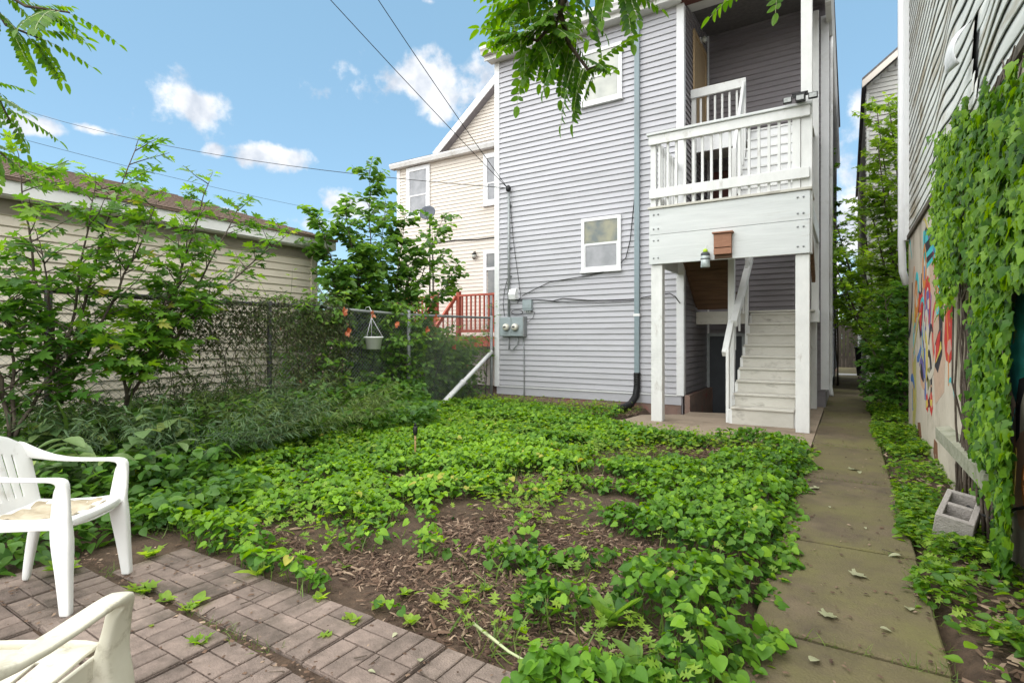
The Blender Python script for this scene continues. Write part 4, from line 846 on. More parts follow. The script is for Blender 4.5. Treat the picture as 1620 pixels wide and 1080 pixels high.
cable('thin black cable curving up across the grey siding to the lower window', [wpt(*p) for p in ((826, 468), (845, 458), (870, 446), (900, 441), (925, 437), (955, 430), (978, 420), (990, 408), (997, 380), (1002, 330), (1005, 302))])
cable('loose black cable sagging across the grey siding behind the downspout', [wpt(*p) for p in ((815, 474), (850, 474), (875, 476), (890, 472), (930, 475), (970, 475), (1003, 473))], .010)
cable('black cable running from the grey downspout to the porch corner', [wpt(*p, .04) for p in ((1014, 471), (1030, 468), (1060, 464), (1068, 469), (1076, 480))], .009)
cable('second thin cable hanging below the loose cable on the grey siding', [wpt(*p) for p in ((818, 476), (850, 474), (900, 479), (950, 479), (1003, 476))], .006)
cable('thin wire looping from the weatherhead down to the vent hood', [wpt(*p) for p in ((807, 318), (812, 380), (820, 440), (824, 470), (818, 480))], .006)
cable('thin wire dropping left of the service mast', [wpt(*p) for p in ((803, 440), (798, 460), (796, 480), (798, 500))], .006)
loop = []
for k in range(40): a = k * .5; loop.append(wpt(818 + 9 * math.cos(a), 494 + 4 * math.sin(a), .035 + .0006 * k))
tag(tube('cable_coil', loop, .007, M_CABLE, None, 5), 'tangled coil of black cable on top of the meter box', 'cable')
tag(tube('wire_loop', [wpt(*p) for p in ((838, 492), (846, 494), (843, 503), (836, 509), (829, 510))], .005, M_CABLE, None, 5), 'thin wire loop hanging below the junction box', 'wire')
hose = thing('drain_hose', 'black corrugated hose at the foot of the grey downspout', 'hose', (-3.3, 9.6, 0))
hp = [(-3.30, WY - .05, .66), (-3.30, WY - .05, .40), (-3.31, WY - .10, .22), (-3.34, WY - .28, .10), (-3.37, WY - .55, .07), (-3.40, WY - .85, .06)]
HP = [];
for i in range(60): HP.append(along([Vector(p) for p in hp], i / 59)[0])
V = []; F = []
for i, p in enumerate(HP): pass
tubes('hose', [([HP[i] for i in range(60)], .058, .058)], M_BLACK, hose, 10)
for i in range(1, 59, 2): lathe('ridge', [(.058, -.004), (.066, 0), (.058, .004)], HP[i], M_BLACK, hose, 10) if False else tubes('ridge', [([HP[i] - (HP[i + 1] - HP[i - 1]) * .2, HP[i] + (HP[i + 1] - HP[i - 1]) * .2], .066, .066)], M_BLACK, hose, 10)
# overhead service wires
WH = mt + Vector((0, -.05, .02))
def wire(label, far_pt, near_pt, r=.009, sag=.12): return tag(tube('overhead_wire', wavy(far_pt, near_pt, sag, 22), r, M_CABLE, None, 5), label, 'wire', 'overhead service wires')
def beyond(p, q, k): p, q = Vector(p), Vector(q); return q + (q - p) * k
wire('overhead wire rising from the weatherhead, the left of the two steep ones', WH, beyond(WH, att(536, -6, 9.0), 2.2), .007, .25)
wire('overhead wire rising from the weatherhead, the right of the two steep ones', WH, beyond(WH, att(612, -8, 9.0), 2.2), .007, .35)
wire('upper of two long thin wires crossing the sky on the left', WH, beyond(WH, att(75, 157, 20), .5), .008, .75)
wire('lower of two long thin wires crossing the sky on the left', Vector(aty(560, 342, 24)), beyond(aty(560, 342, 24), att(35, 205, 20), .5), .008, .4)
# ================================================================ THINGS ON THE PORCH
bh = thing('bat_house', 'small brown wooden bat house hung on the porch beam', 'bat house', (-1.52, PY - .06, 2.45))
bx = (-1.645, -1.405); box('front_board', bx[0], bx[1], PY - .095, PY - .075, 2.60, 2.795, M_BIRD, bh, .003); box('lower_board', bx[0], bx[1], PY - .097, PY - .077, 2.50, 2.588, M_BIRD, bh, .003)
box('back_board', bx[0], bx[1], PY - .034, PY - .016, 2.445, 2.80, M_BROWN, bh); box('side_board', bx[0], bx[0] + .018, PY - .0745, PY - .0345, 2.5, 2.795, M_BIRD, bh); box('side_board', bx[1] - .018, bx[1], PY - .0745, PY - .0345, 2.5, 2.795, M_BIRD, bh)
box('roof_board', bx[0] - .02, bx[1] + .025, PY - .125, PY - .016, 2.801, 2.822, M_BIRD, bh, .003)
bt = thing('fly_trap', 'clear hanging fly trap bag with a lime green cap below the porch beam', 'fly trap', (-1.765, PY - .07, 2.33)); bc = (-1.765, PY - .075, 0)
M_BAG = glassmat('cloudy_bag', (.30, .35, .36), (.62, .67, .68), 12); M_LIME = mat('lime_cap', (.42, .60, .03), (.36, .52, .03), rough=.4)
lathe('bag', [(.05, 2.325), (.068, 2.33), (.062, 2.40), (.066, 2.47), (.06, 2.52), (.03, 2.545)], bc, M_BAG, bt, 14); lathe('band', [(.0675, 2.44), (.0675, 2.455)], bc, M_DOOR, bt, 14); lathe('dark_shoulder', [(.064, 2.495), (.066, 2.50), (.064, 2.53), (.04, 2.547)], bc, M_DOOR, bt, 14); lathe('cap', [(.03, 2.547), (.034, 2.55), (.034, 2.585), (.01, 2.60)], bc, M_LIME, bt, 12)
tube('cord', [(bc[0], bc[1], 2.60), (bc[0], PY - .018, 2.66)], .003, M_WHITE, bt, 5)
fl_ = thing('solar_light', 'black solar floodlight with three heads on the balcony rail end', 'floodlight', (-.52, PY - .08, 4.47)); c = Vector((-.53, PY - .08, 4.50))
box('solar_panel', c.x - .10, c.x + .09, c.y - .06, c.y + .06, c.z + .055, c.z + .075, M_BLACK, fl_, .004); box('housing', c.x - .06, c.x + .06, c.y - .07, c.y + .04, c.z - .03, c.z + .054, M_BLACK, fl_, .006)
M_LENS = glassmat('light_lens', (.16, .17, .16), (.30, .31, .30), 20)
for dx in (-.15, 0, .15):
    h = box('lamp_head', c.x + dx - .055, c.x + dx + .055, c.y - .115, c.y - .072, c.z - .06, c.z + .02, M_BLACK, fl_, .006); box('lens', c.x + dx - .044, c.x + dx + .044, c.y - .119, c.y - .1155, c.z - .05, c.z + .01, M_LENS, h)
cl = thing('porch_lamp', 'white wall lamp by the upper porch door', 'lamp', (HX1 + .06, 11.3, 7.1)); lathe('globe', [(.005, -.06), (.05, -.04), (.06, 0), (.045, .05), (.005, .06)], (HX1 + .11, 11.0, 7.15), M_GLASS_PALE, cl, 12); box('base', HX1 + .016, HX1 + .06, 10.95, 11.05, 7.11, 7.19, M_WHITE, cl)
# ================================================================ RESIN CHAIRS
def loft(name, secs, m, parent, seg=12, ex=2.6):
    V = []; F = []; n = len(secs)
    for c, u, v in secs:
        c, u, v = Vector(c), Vector(u), Vector(v)
        for k in range(seg):
            a = 2 * math.pi * k / seg; ca, sa = math.cos(a), math.sin(a)
            V.append(c + u * (math.copysign(abs(ca) ** (2 / ex), ca)) + v * (math.copysign(abs(sa) ** (2 / ex), sa)))
    for i in range(n - 1):
        for k in range(seg): F.append((i * seg + k, i * seg + (k + 1) % seg, (i + 1) * seg + (k + 1) % seg, (i + 1) * seg + k))
    F.append(tuple(range(seg))[::-1]); F.append(tuple(range((n - 1) * seg, n * seg)))
    o = poly(name, V, F, m, parent, True); bm = bmesh.new(); bm.from_mesh(o.data); bmesh.ops.recalc_face_normals(bm, faces=bm.faces[:]); bm.to_mesh(o.data); bm.free()
    sb = o.modifiers.new('sub', 'SUBSURF'); sb.levels = 1; sb.render_levels = 1; return o
def slotted(name, nx, rows, fn, gaps, gr, m, parent, thick):
    """sheet of nx columns x rows; columns listed in gaps are cut out between rows gr"""
    V = [fn(i / nx, j / rows) for j in range(rows + 1) for i in range(nx + 1)]
    F = [(j * (nx + 1) + i, j * (nx + 1) + i + 1, (j + 1) * (nx + 1) + i + 1, (j + 1) * (nx + 1) + i) for j in range(rows) for i in range(nx) if not (i in gaps and gr[0] <= j < gr[1])]
    o = poly(name, V, F, m, parent, True); sd = o.modifiers.new('thick', 'SOLIDIFY'); sd.thickness = thick; sd.offset = 0
    bv = o.modifiers.new('bev', 'BEVEL'); bv.width = .0025; bv.segments = 2; bv.limit_method = 'ANGLE'; bv.angle_limit = rad(50); return o
def chair(loc, rz, label, m, armz=.64, seatz=.42):
    t = thing('resin_chair', label, 'chair', loc, 'white resin garden chairs', rz); LOCAL.add(t.name)
    cols = []; 
    def colx(u): # uneven columns: wide slats, narrow slots
        k = u * 15; i = int(min(k, 14.999)); f = k - i; xs = [0]
        for q in range(15): xs.append(xs[-1] + (0.30 if q % 2 else 1.0))
        return (xs[i] + (xs[i + 1] - xs[i]) * f) / xs[-1] * 2 - 1
    def seat(u, v):
        x = colx(u) * (.235 - .03 * (1 - v)); y = -.21 + .45 * v; z = seatz - .025 * math.sin(v * math.pi) * (1 - .3 * abs(colx(u))) + .012 * v - max(0, v - .88) ** 2 * 3.2 - .0
        return (x, y + .02 * (1 - colx(u) ** 2) * (v > .9), z + .016 * abs(colx(u)) ** 3)
    slotted('seat', 15, 12, seat, (3, 5, 9, 11), (3, 10), m, t, .009)
    def back(u, v):
        cx = colx(u); x = cx * (.20 + .05 * v); arch = (1 - .28 * abs(cx) ** 2.4); z = seatz - .01 + (.40 * arch) * v; y = -.205 - .13 * v + .055 * cx * cx * (.4 + .6 * v); return (x, y, z)
    slotted('backrest', 15, 12, back, (3, 5, 7, 9, 11), (2, 9), m, t, .010)
    for s in (-1, 1):
        X = s * .275
        arm = [((s * .205, -.325, armz + .085), (.010, .018, 0), (0, .0, .055)), ((s * .238, -.265, armz + .055), (.016, .014, 0), (0, 0.008, .034)), ((X - s * .008, -.16, armz + .014), (.028, 0, 0), (0, 0, .013)), ((X, -.04, armz), (.032, 0, 0), (0, 0, .008)),
               ((X, .13, armz), (.031, 0, 0), (0, 0, .008)), ((X, .195, armz - .001), (.029, 0, 0), (0, .004, .010)), ((X, .228, armz - .014), (.026, 0, 0), (0, .022, .016)), ((X, .222, armz - .22 * (armz - seatz)), (.018, 0, 0), (0, .036, 0)), ((X - s * .003, .218, armz - .42 * (armz - seatz)), (.015, 0, 0), (0, .040, 0)), ((X - s * .008, .213, armz - .72 * (armz - seatz)), (.017, 0, 0), (0, .046, 0)), ((X - s * .016, .208, seatz - .005), (.024, 0, 0), (0, .047, 0)),
               ((X - s * .018, .21, seatz - .04), (.031, 0, 0), (0, .050, 0)), ((X - s * .012, .218, seatz - .12), (.034, 0, 0), (0, .048, 0)), ((X - s * .004, .23, .2), (.028, 0, 0), (0, .036, 0)), ((X + s * .006, .246, .02), (.024, 0, 0), (0, .027, 0)), ((X + s * .006, .246, .004), (.023, 0, 0), (0, .026, 0)), ((X + s * .006, .246, 0.0), (.018, 0, 0), (0, .02, 0))]
        loft('armrest_leg', arm, m, t, 16, 4.5)
        B = lambda z, w, d, dx, dy: ((s * .20 + s * dx, -.20 + dy, z), (w, 0, 0), (0, d, 0))
        loft('leg', [B(seatz + .02, .028, .026, 0, 0), B(seatz - .1, .028, .034, .008, -.012), B(.2, .024, .028, .02, -.05), B(.015, .02, .022, .03, -.085), B(0, .016, .018, .03, -.085)], m, t)
        beam('seat_rail', (s * .222, -.19, seatz - .022), (s * .245, .19, seatz - .012), .012, .05, m, t)
    loft('front_lip', [((-.235, .235, seatz - .01), (0, .010, 0), (0, 0, .026)), ((-.12, .252, seatz - .008), (0, .010, 0), (0, 0, .020)), ((0, .257, seatz - .007), (0, .010, 0), (0, 0, .018)), ((.12, .252, seatz - .008), (0, .010, 0), (0, 0, .020)), ((.235, .235, seatz - .01), (0, .010, 0), (0, 0, .026))], m, t)
    return t
# far chair faces world (+.8,+.6); near chair faces away from the camera
far_chair = chair((-3.357, 1.077, 0.004), math.atan2(-.8, .6), 'clean white resin chair standing farther back on the patio', M_PLASTIC, .655, .44); far_chair.scale = (.80, .90, .95)
near_chair = chair((-1.672, .305, .004), math.atan2(.56, .83), 'grimy cream resin chair in the near corner, cut by the frame', M_PLASTIC_DIRTY, .62, .48)
# shrivelled seat pad on the far chair
def pad():
    V = []; F = []; n = 16
    for i in range(n + 1):
        for j in range(n + 1):
            u, v = i / n * 2 - 1, j / n * 2 - 1; w = math.sin(u * 7 + v * 3) * math.sin(v * 9 - u * 2)
            V.append((u * .19, v * .18 + .02, .446 + .010 * w * (.4 + abs(v)) + .012 * max(0, abs(u) - .7)))
    for i in range(n):
        for j in range(n): F.append((i * (n + 1) + j, (i + 1) * (n + 1) + j, (i + 1) * (n + 1) + j + 1, i * (n + 1) + j + 1))
    o = poly('seat_pad', V, F, mat('perished_pad', (.52, .46, .35), (.34, .27, .18), scale=9, rough=.9, bump=.4), None, True); o.modifiers.new('t', 'SOLIDIFY').thickness = .008
    o.location = far_chair.location; o.rotation_euler = far_chair.rotation_euler; o.scale = far_chair.scale; tag(o, 'crumpled weathered seat pad lying on the far white chair', 'cushion')
pad()
# ================================================================ TORCH, BLOCK, SMALL THINGS
tx, ty, _ = atz(657, 725, 0)
tr = thing('garden_torch', 'short bamboo garden torch stuck in the leafy bed', 'torch', (tx, ty, 0)); M_BAMB = mat('bamboo', (.36, .24, .10), (.25, .16, .07), scale=9, rough=.6)
tube('stake', [(tx, ty, -.1), (tx, ty, .26)], .010, M_BAMB, tr); lathe('canister', [(.015, .25), (.024, .27), (.026, .33), (.018, .345)], (tx, ty, 0), M_BLACK, tr, 10); lathe('wick_cap', [(.012, .345), (.014, .365), (.004, .38)], (tx, ty, 0), M_BLACK, tr, 10); lathe('binding', [(.0125, .2), (.015, .21), (.0125, .22)], (tx, ty, 0), M_BAMB, tr, 10)
# cinder block leaning on its corner by the wall: local x = length, two cores open at the top
cb = thing('cinder_block', 'two-hole concrete cinder block tipped in the weeds by the stucco wall', 'cinder block', (.60, 4.42, .125)); LOCAL.add(cb.name)
cb.rotation_euler = (rad(13), rad(9), rad(-14))
bm = bmesh.new()
L_, W_, H_, t_ = .39, .19, .19, .032
blk = []
for b in ((-L_ / 2, L_ / 2, -W_ / 2, -W_ / 2 + t_), (-L_ / 2, L_ / 2, W_ / 2 - t_, W_ / 2)): blk.append((b[0], b[1], b[2], b[3], -H_ / 2, H_ / 2))
for x in (-L_ / 2, -t_ / 2, L_ / 2 - t_): blk.append((x, x + t_, -W_ / 2 + t_ - .002, W_ / 2 - t_ + .002, -H_ / 2 + .001, H_ / 2 - .001))
cbs = [(-.095, .095, -.195, -.163, -.1, .1), (-.095, .095, .163, .195, -.1, .1), (-.095, -.063, -.163, .163, -.0995, .0995), (.063, .095, -.163, .163, -.0995, .0995), (-.063, .063, -.016, .016, -.099, .099)]
for c_ in cbs: o = box('web' if abs(c_[2]) < .1 and c_[0] > -.07 else 'shell', *c_, M_BLOCK, cb, .004)
cord_pts = [(.66, 4.50, .20), (.70, 4.38, .19), (.735, 4.22, .21), (.76, 4.08, .27), (.768, 3.9, .36), (.768, 3.6, .45)]
tag(tube('electric_wire', cord_pts, .008, M_CABLE), 'black cord trailing from the cinder block along the stucco wall', 'cord')
# ================================================================ PLANTS
def cover():
    rs = np.random.RandomState(5)
    # bed outline in metres; rows near the patio and walkway spill a little over the edge
    n = 200000; x = rs.uniform(-6.7, -0.12, n); y = rs.uniform(1.75, 9.3, n)
    right = -0.30 + (vnoise(x * 0, y, 2.3, 31) - .5) * .28 + np.where(y > 7.2, -2.2, 0) + np.where(y < 3, .05, 0)
    bot = np.where(x < -2.2, 1.74, 1.86) + (vnoise(x, y * 0, 3, 32) - .5) * .16 + np.where(x > -1.0, -.9, 0)
    y = np.where((x > -1.0) & (rs.rand(n) < .22), rs.uniform(1.05, 1.9, n), y)
    bot = np.where(x > -0.95, 1.05, bot)
    dens = np.clip((vnoise(x, y, 1.5, 6) * .5 + vnoise(x, y, 4.0, 7) * .5 - .30) * 4.5 + np.where(x < -2.4, .28, 0) + np.where(x > -1.15, .65, 0), 0.0, 1) * (1 - bare(x, y) * np.clip((.92 - vnoise(x, y, 4.4, 91)) * 6, 0, 1)) * np.clip((9.1 - y) / .6, 0, 1)
    slab = (y > 7.05 + .25 * vnoise(x, y, 3, 88)) & (x > -3.15)
    back = np.where(y > 8.0, .45, 1.0)
    keep = (x < right) & (y > bot) & ~slab & (rs.rand(n) < dens * back)
    x, y, d = x[keep], y[keep], dens[keep]
    # thin to a natural leaf density: about 520 leaves a square metre in the thick
    k = rs.rand(len(x)) < .50; x, y, d = x[k], y[k], d[k]; n = len(x)
    edge = np.clip((right[keep][k] - x) / .25, 0.25, 1) 
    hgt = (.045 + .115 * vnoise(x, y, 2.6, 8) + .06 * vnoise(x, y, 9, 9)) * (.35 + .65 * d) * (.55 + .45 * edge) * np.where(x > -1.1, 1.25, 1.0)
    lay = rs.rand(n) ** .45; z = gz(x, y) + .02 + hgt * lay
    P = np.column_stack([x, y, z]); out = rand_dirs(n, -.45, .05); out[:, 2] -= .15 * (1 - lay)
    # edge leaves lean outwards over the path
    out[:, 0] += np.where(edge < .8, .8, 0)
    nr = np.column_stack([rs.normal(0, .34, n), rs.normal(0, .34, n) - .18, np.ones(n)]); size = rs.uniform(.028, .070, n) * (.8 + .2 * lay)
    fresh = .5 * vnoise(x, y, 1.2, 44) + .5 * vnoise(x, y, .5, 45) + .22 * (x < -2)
    leaf_tone = np.clip(.05 + .50 * lay * fresh + .30 * lay ** 3 + rs.normal(0, .13, n), 0, 1); leaf_tone = np.where(rs.rand(n) < .07, rs.uniform(.8, 1, n), leaf_tone)
    mixm = (rs.rand(n) < .10 + .5 * np.clip((vnoise(x, y, 1.9, 71) - .55) * 5, 0, 1))
    o2 = leaf_object('mixed_weeds', T_IVY, P[mixm], out[mixm], nr[mixm], size[mixm] * .85, np.clip(leaf_tone[mixm] + .1, 0, .97), LEAF_IVY); tag(o2, 'lobed-leaf weeds mingled with the heart-leaved ground cover', 'weeds', kind='stuff')
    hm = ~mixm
    o = leaf_object('ground_cover', T_HEART, P[hm], out[hm], nr[hm], size[hm], leaf_tone[hm], LEAF_COVER); tag(o, 'dense heart-leaved green ground cover filling the garden bed', 'ground cover', kind='stuff')
    # petioles for the plants that stand tall
    sel = rs.rand(n) < .25; q = P[sel]; b = q.copy(); b[:, 2] = gz(q[:, 0], q[:, 1]); b[:, :2] += rs.normal(0, .02, (len(q), 2))
    dv = q - b; ln = np.linalg.norm(dv, axis=1)
    st = leaf_object('leaf_stalks', T_BLADE, b, dv, rand_dirs(len(q), -.3, .3), ln * 1.0, rs.uniform(.3, .8, len(q)), LEAF_GRASS); tag(st, 'thin green stalks under the ground cover leaves', 'stalks', kind='stuff')
    # small ferny weeds and grass among it
    m = 26000; x = rs.uniform(-6.6, -.3, m); y = rs.uniform(1.8, 9.4, m); w = vnoise(x, y, 1.1, 12) + .25 * (y > 8.2)
    slab = (y > 7.25) & (x > -3.12); kk = (rs.rand(m) < np.clip((w - .46 + .05 * bare(x, y)) * 3, 0.03, 1) * .7) & ~slab; x, y = x[kk], y[kk]; m = len(x)
    P = np.column_stack([x, y, gz(x, y) + rs.uniform(.02, .17, m)]); d = rand_dirs(m, -.1, .7)
    o = leaf_object('ferny_weeds', T_FERN, P, d, np.column_stack([rs.normal(0, .4, m), rs.normal(0, .4, m), np.ones(m)]), rs.uniform(.03, .075, m), rs.uniform(.35, 1, m), LEAF_LIME); tag(o, 'light green ferny weeds scattered through the bed', 'weeds', kind='stuff')
    m = 16000; x = rs.uniform(-6.6, .0, m); y = rs.uniform(1.75, 9.7, m); w = np.maximum(vnoise(x, y, 1.6, 14), np.where((y > 8.7), .72, 0)); w = np.where((x > -1.3) & (y < 2.2), w + .22, w) + .10 * bare(x, y)
    slab = ((y > 7.25) & (x > -3.12)) | (x > -.36); kk = (rs.rand(m) < np.clip((w - .56) * 4, .0, 1)) & ~slab; x, y = x[kk], y[kk]; m = len(x)
    d = rand_dirs(m, .3, 1); o = leaf_object('grass', T_BLADE, np.column_stack([x, y, gz(x, y) - .01]), d, rand_dirs(m, -.2, .4), rs.uniform(.06, .19, m), rs.uniform(.2, 1, m), LEAF_GRASS); tag(o, 'fine grass blades growing in the bed and along the house', 'grass', kind='stuff')
    # bark mulch over the bare patches
    m = 170000; x = rs.uniform(-5.5, -.4, m); y = rs.uniform(1.78, 9.6, m); kk = (rs.rand(m) < np.maximum(bare(x, y), .06)) & ~((y > 7.45) & (x > -3.1)); x, y = x[kk], y[kk]; m = len(x)
    chip = (np.array([(-.5, 0, 0), (.5, 0, 0), (.42, 1, .05), (-.4, 1, 0), (-.3, .5, .16), (.3, .5, .16)]) * np.array([.20, 1, .8]), np.array([(0, 1, 5), (0, 5, 4), (4, 5, 2), (4, 2, 3), (0, 4, 3), (1, 2, 5)]))
    d = rand_dirs(m, -.2, .4); o = leaf_object('mulch', chip, np.column_stack([x, y, gz(x, y) + rs.uniform(0, .015, m)]), d, np.column_stack([rs.normal(0, .3, m), rs.normal(0, .3, m), np.ones(m)]), np.exp(rs.normal(-3.65, .5, m)).clip(.006, .075), rs.beta(1.2, 2.0, m), M_CHIP); tag(o, 'brown bark mulch chips on the bare patches of the bed', 'mulch', kind='stuff')
cover()
def weeds_strip():
    rs = np.random.RandomState(9); n = 26000; y = rs.uniform(2.1, 12.5, n); x = rs.uniform(.27, .80, n)
    w = vnoise(x, y, 2.2, 21); edge = .34 + (vnoise(y, y * 0, 2.0, 22) - .5) * .16; dry = (y < 4.0) & (y > 3.1) & (x > .46)
    kk = (x > edge) & (rs.rand(n) < np.clip((w - .18) * 2.6, .08, 1)) & (rs.rand(n) < np.where(dry, .2, .62)); x, y = x[kk], y[kk]; n = len(x)
    h = .02 + .16 * vnoise(x, y, 3.2, 23) * np.clip((.9 - np.abs(x - .56)) * 1.3, 0, 1); lay = rs.rand(n) ** .6
    P = np.column_stack([x, y, -.01 + h * lay]); d = rand_dirs(n, -.3, .5); nr = np.column_stack([rs.normal(0, .4, n), rs.normal(0, .4, n), np.ones(n)])
    h1 = rs.rand(n) < .6
    o = leaf_object('weeds', T_OVATE, P[h1], d[h1], nr[h1], rs.uniform(.03, .065, h1.sum()), np.clip(rs.normal(.6, .22, h1.sum()), 0, 1), LEAF_IVY); tag(o, 'low bright green weeds along the foot of the stucco wall', 'weeds', kind='stuff')
    o = leaf_object('weed_sprigs', T_FERN, P[~h1], d[~h1], nr[~h1], rs.uniform(.03, .07, (~h1).sum()), np.clip(rs.normal(.6, .25, (~h1).sum()), 0, 1), LEAF_LIME); tag(o, 'feathery weed sprigs between walkway and stucco wall', 'weeds', kind='stuff')
    m = 1500; y = rs.uniform(2.2, 10, m); x = rs.uniform(.34, .76, m); kk = rs.rand(m) < np.where((y < 4.1) & (x > .45), .9, .25); x, y = x[kk], y[kk]; m = len(x)
    chip = (np.array([(-.5, 0, 0), (.5, 0, 0), (.42, 1, .05), (-.4, 1, 0)]) * np.array([.35, 1, 1]), np.array([(0, 1, 2), (0, 2, 3)]))
    o = leaf_object('leaf_litter', chip, np.column_stack([x, y, np.full(m, .005)]), rand_dirs(m, -.05, .2), np.column_stack([rs.normal(0, .3, m), rs.normal(0, .3, m), np.ones(m)]), rs.uniform(.02, .07, m), rs.uniform(.3, 1, m), M_CHIP); tag(o, 'dry brown leaf litter beside the stucco wall', 'leaf litter', kind='stuff')
weeds_strip()
class Bush:
    """collects stems and leaves, then writes one thing > stem + foliage"""
    def __init__(s, seed): s.r = random.Random(seed); s.rs = np.random.RandomState(seed); s.lines = []; s.P = []; s.T = []; s.N = []; s.S = []; s.C = []
    def leaf(s, p, tip, size, flat=.5, c=None):
        s.P.append(tuple(p)); s.T.append(tuple(tip)); r = s.r
        s.N.append((r.gauss(0, flat), r.gauss(0, flat) - .15, 1.0)); s.S.append(size); s.C.append(r.random() ** 1.1 if c is None else c)
    def stem(s, pts, r0, r1): s.lines.append((pts, r0, r1))
    def twig(s, p, d, L, nleaf, lsize, r0=.005, droop=-.05, cb=0.0, petiole=.03, flat=.5):
        r = s.r; pts = shoot(r, p, d, L, 5, .16, droop); s.stem(pts, r0, r0 * .35)
        for i in range(nleaf):
            t = .15 + .85 * (i + r.random() * .5) / nleaf; q, dd = along(pts, t)
            side = dd.cross(Vector((0, 0, 1))); side = side.normalized() if side.length > .01 else Vector((1, 0, 0))
            o = (side * (1 if i % 2 else -1) * r.uniform(.5, 1.0) + dd * r.uniform(.2, .8) + Vector((0, 0, r.uniform(-.5, .15)))).normalized()
            s.leaf(q + o * petiole, o, lsize * r.uniform(.65, 1.15), flat, min(1, max(0, r.gauss(.42 + cb + .25 * (t - .5), .2))))
        return pts
    def build(s, name, label, cat, loc, tmpl, lm, sm=M_BARK, crown='crown', trunk='trunk', group=None):
        t = thing(name, label, cat, loc, group)
        if s.lines: tubes(trunk, s.lines, sm, t, 5)
        leaf_object(crown, tmpl, np.array(s.P), np.array(s.T), np.array(s.N), np.array(s.S), np.array(s.C), lm, t); return t
def sapling(name, label, base, tops, side, leafsz, tmpl, lm, seed, nl=7, tw=(.35, .7), t0=.25, cat='tree', rad0=.018, cb=0.0, sm=M_BARK, up=.25):
    """stems from one base to given tops, each carrying leafy side twigs"""
    B = Bush(seed); r = B.r; base = Vector(base)
    for top in tops:
        top = Vector(top); ctrl = base.lerp(top, .5) + Vector((r.uniform(-.12, .12), r.uniform(-.12, .12), .12)); pts = []
        for i in range(11):
            t = i / 10; p = base.lerp(ctrl, t).lerp(ctrl.lerp(top, t), t); pts.append(p + Vector((r.uniform(-.015, .015), r.uniform(-.015, .015), 0)))
        B.stem(pts, rad0, rad0 * .22); ax = (top - base).normalized()
        for k in range(side):
            t = t0 + (1 - t0) * (k + r.random()) / side; p, dd = along(pts, t); a = r.uniform(0, 6.28)
            d = Vector((math.cos(a), math.sin(a), up + r.uniform(-.2, .35))) + dd * .35; L = r.uniform(*tw) * (1.15 - .55 * t)
            B.twig(p, d, L, nl, leafsz, .006, -.03, cb)
        B.twig(top, ax, .15, 5, leafsz * .8, .004, 0, cb + .2)
    return B.build(name, label, cat, (base.x, base.y, 0), tmpl, lm, sm)
# young maples between fence and bed, left
XM = -6.15
sapling('maple_sapling', 'young maple with lobed leaves at the left, in front of the garage', atx(95, 640, XM), [atx(215, 232, XM), atx(150, 300, XM + .25), atx(30, 250, XM - .2), atx(250, 320, XM + .3), atx(60, 380, XM + .4)], 15, .12, T_MAPLE, LEAF_GREEN, 41, 9, (.35, .75))
sapling('maple_sapling', 'young maple leaning right across the garage fascia', atx(225, 600, XM), [atx(455, 372, XM + .1), atx(330, 285, XM), atx(300, 360, XM + .3), atx(380, 325, XM + .1), atx(280, 440, XM + .4)], 15, .11, T_MAPLE, LEAF_GREEN, 42, 9, (.25, .6), .3)
sapling('maple_sapling', 'leafy maple shoots behind the far chair by the fence', atx(20, 690, -5.7), [atx(15, 470, -5.7), atx(110, 520, -5.6), atx(-40, 420, -5.8)], 20, .12, T_MAPLE, LEAF_GREEN, 43, 10, (.3, .6), .1, cb=-.15)
sapling('maple_sapling', 'low maple branch reaching right over the fence rail', atx(200, 640, -5.9), [atx(335, 470, -5.8), atx(250, 500, -5.7), atx(170, 540, -5.6)], 18, .13, T_MAPLE, LEAF_GREEN, 44, 9, (.25, .5), .25, cb=.15)
# broad-leaved shrub behind the fence, right of the garage
XB = -7.1
sapling('mulberry_tree', 'tall broad-leaved shrub growing behind the fence beside the cream house', atx(590, 640, XB), [atx(585, 268, XB), atx(545, 330, XB + .2), atx(640, 345, XB), atx(700, 345, XB), atx(505, 345, XB + .1), atx(610, 320, XB - .4), atx(565, 395, XB + .3), atx(660, 400, XB + .2), atx(725, 420, XB + .1), atx(520, 430, XB + .3)], 56, .12, T_HEART, LEAF_HEART, 51, 13, (.35, .75), .04, rad0=.02)
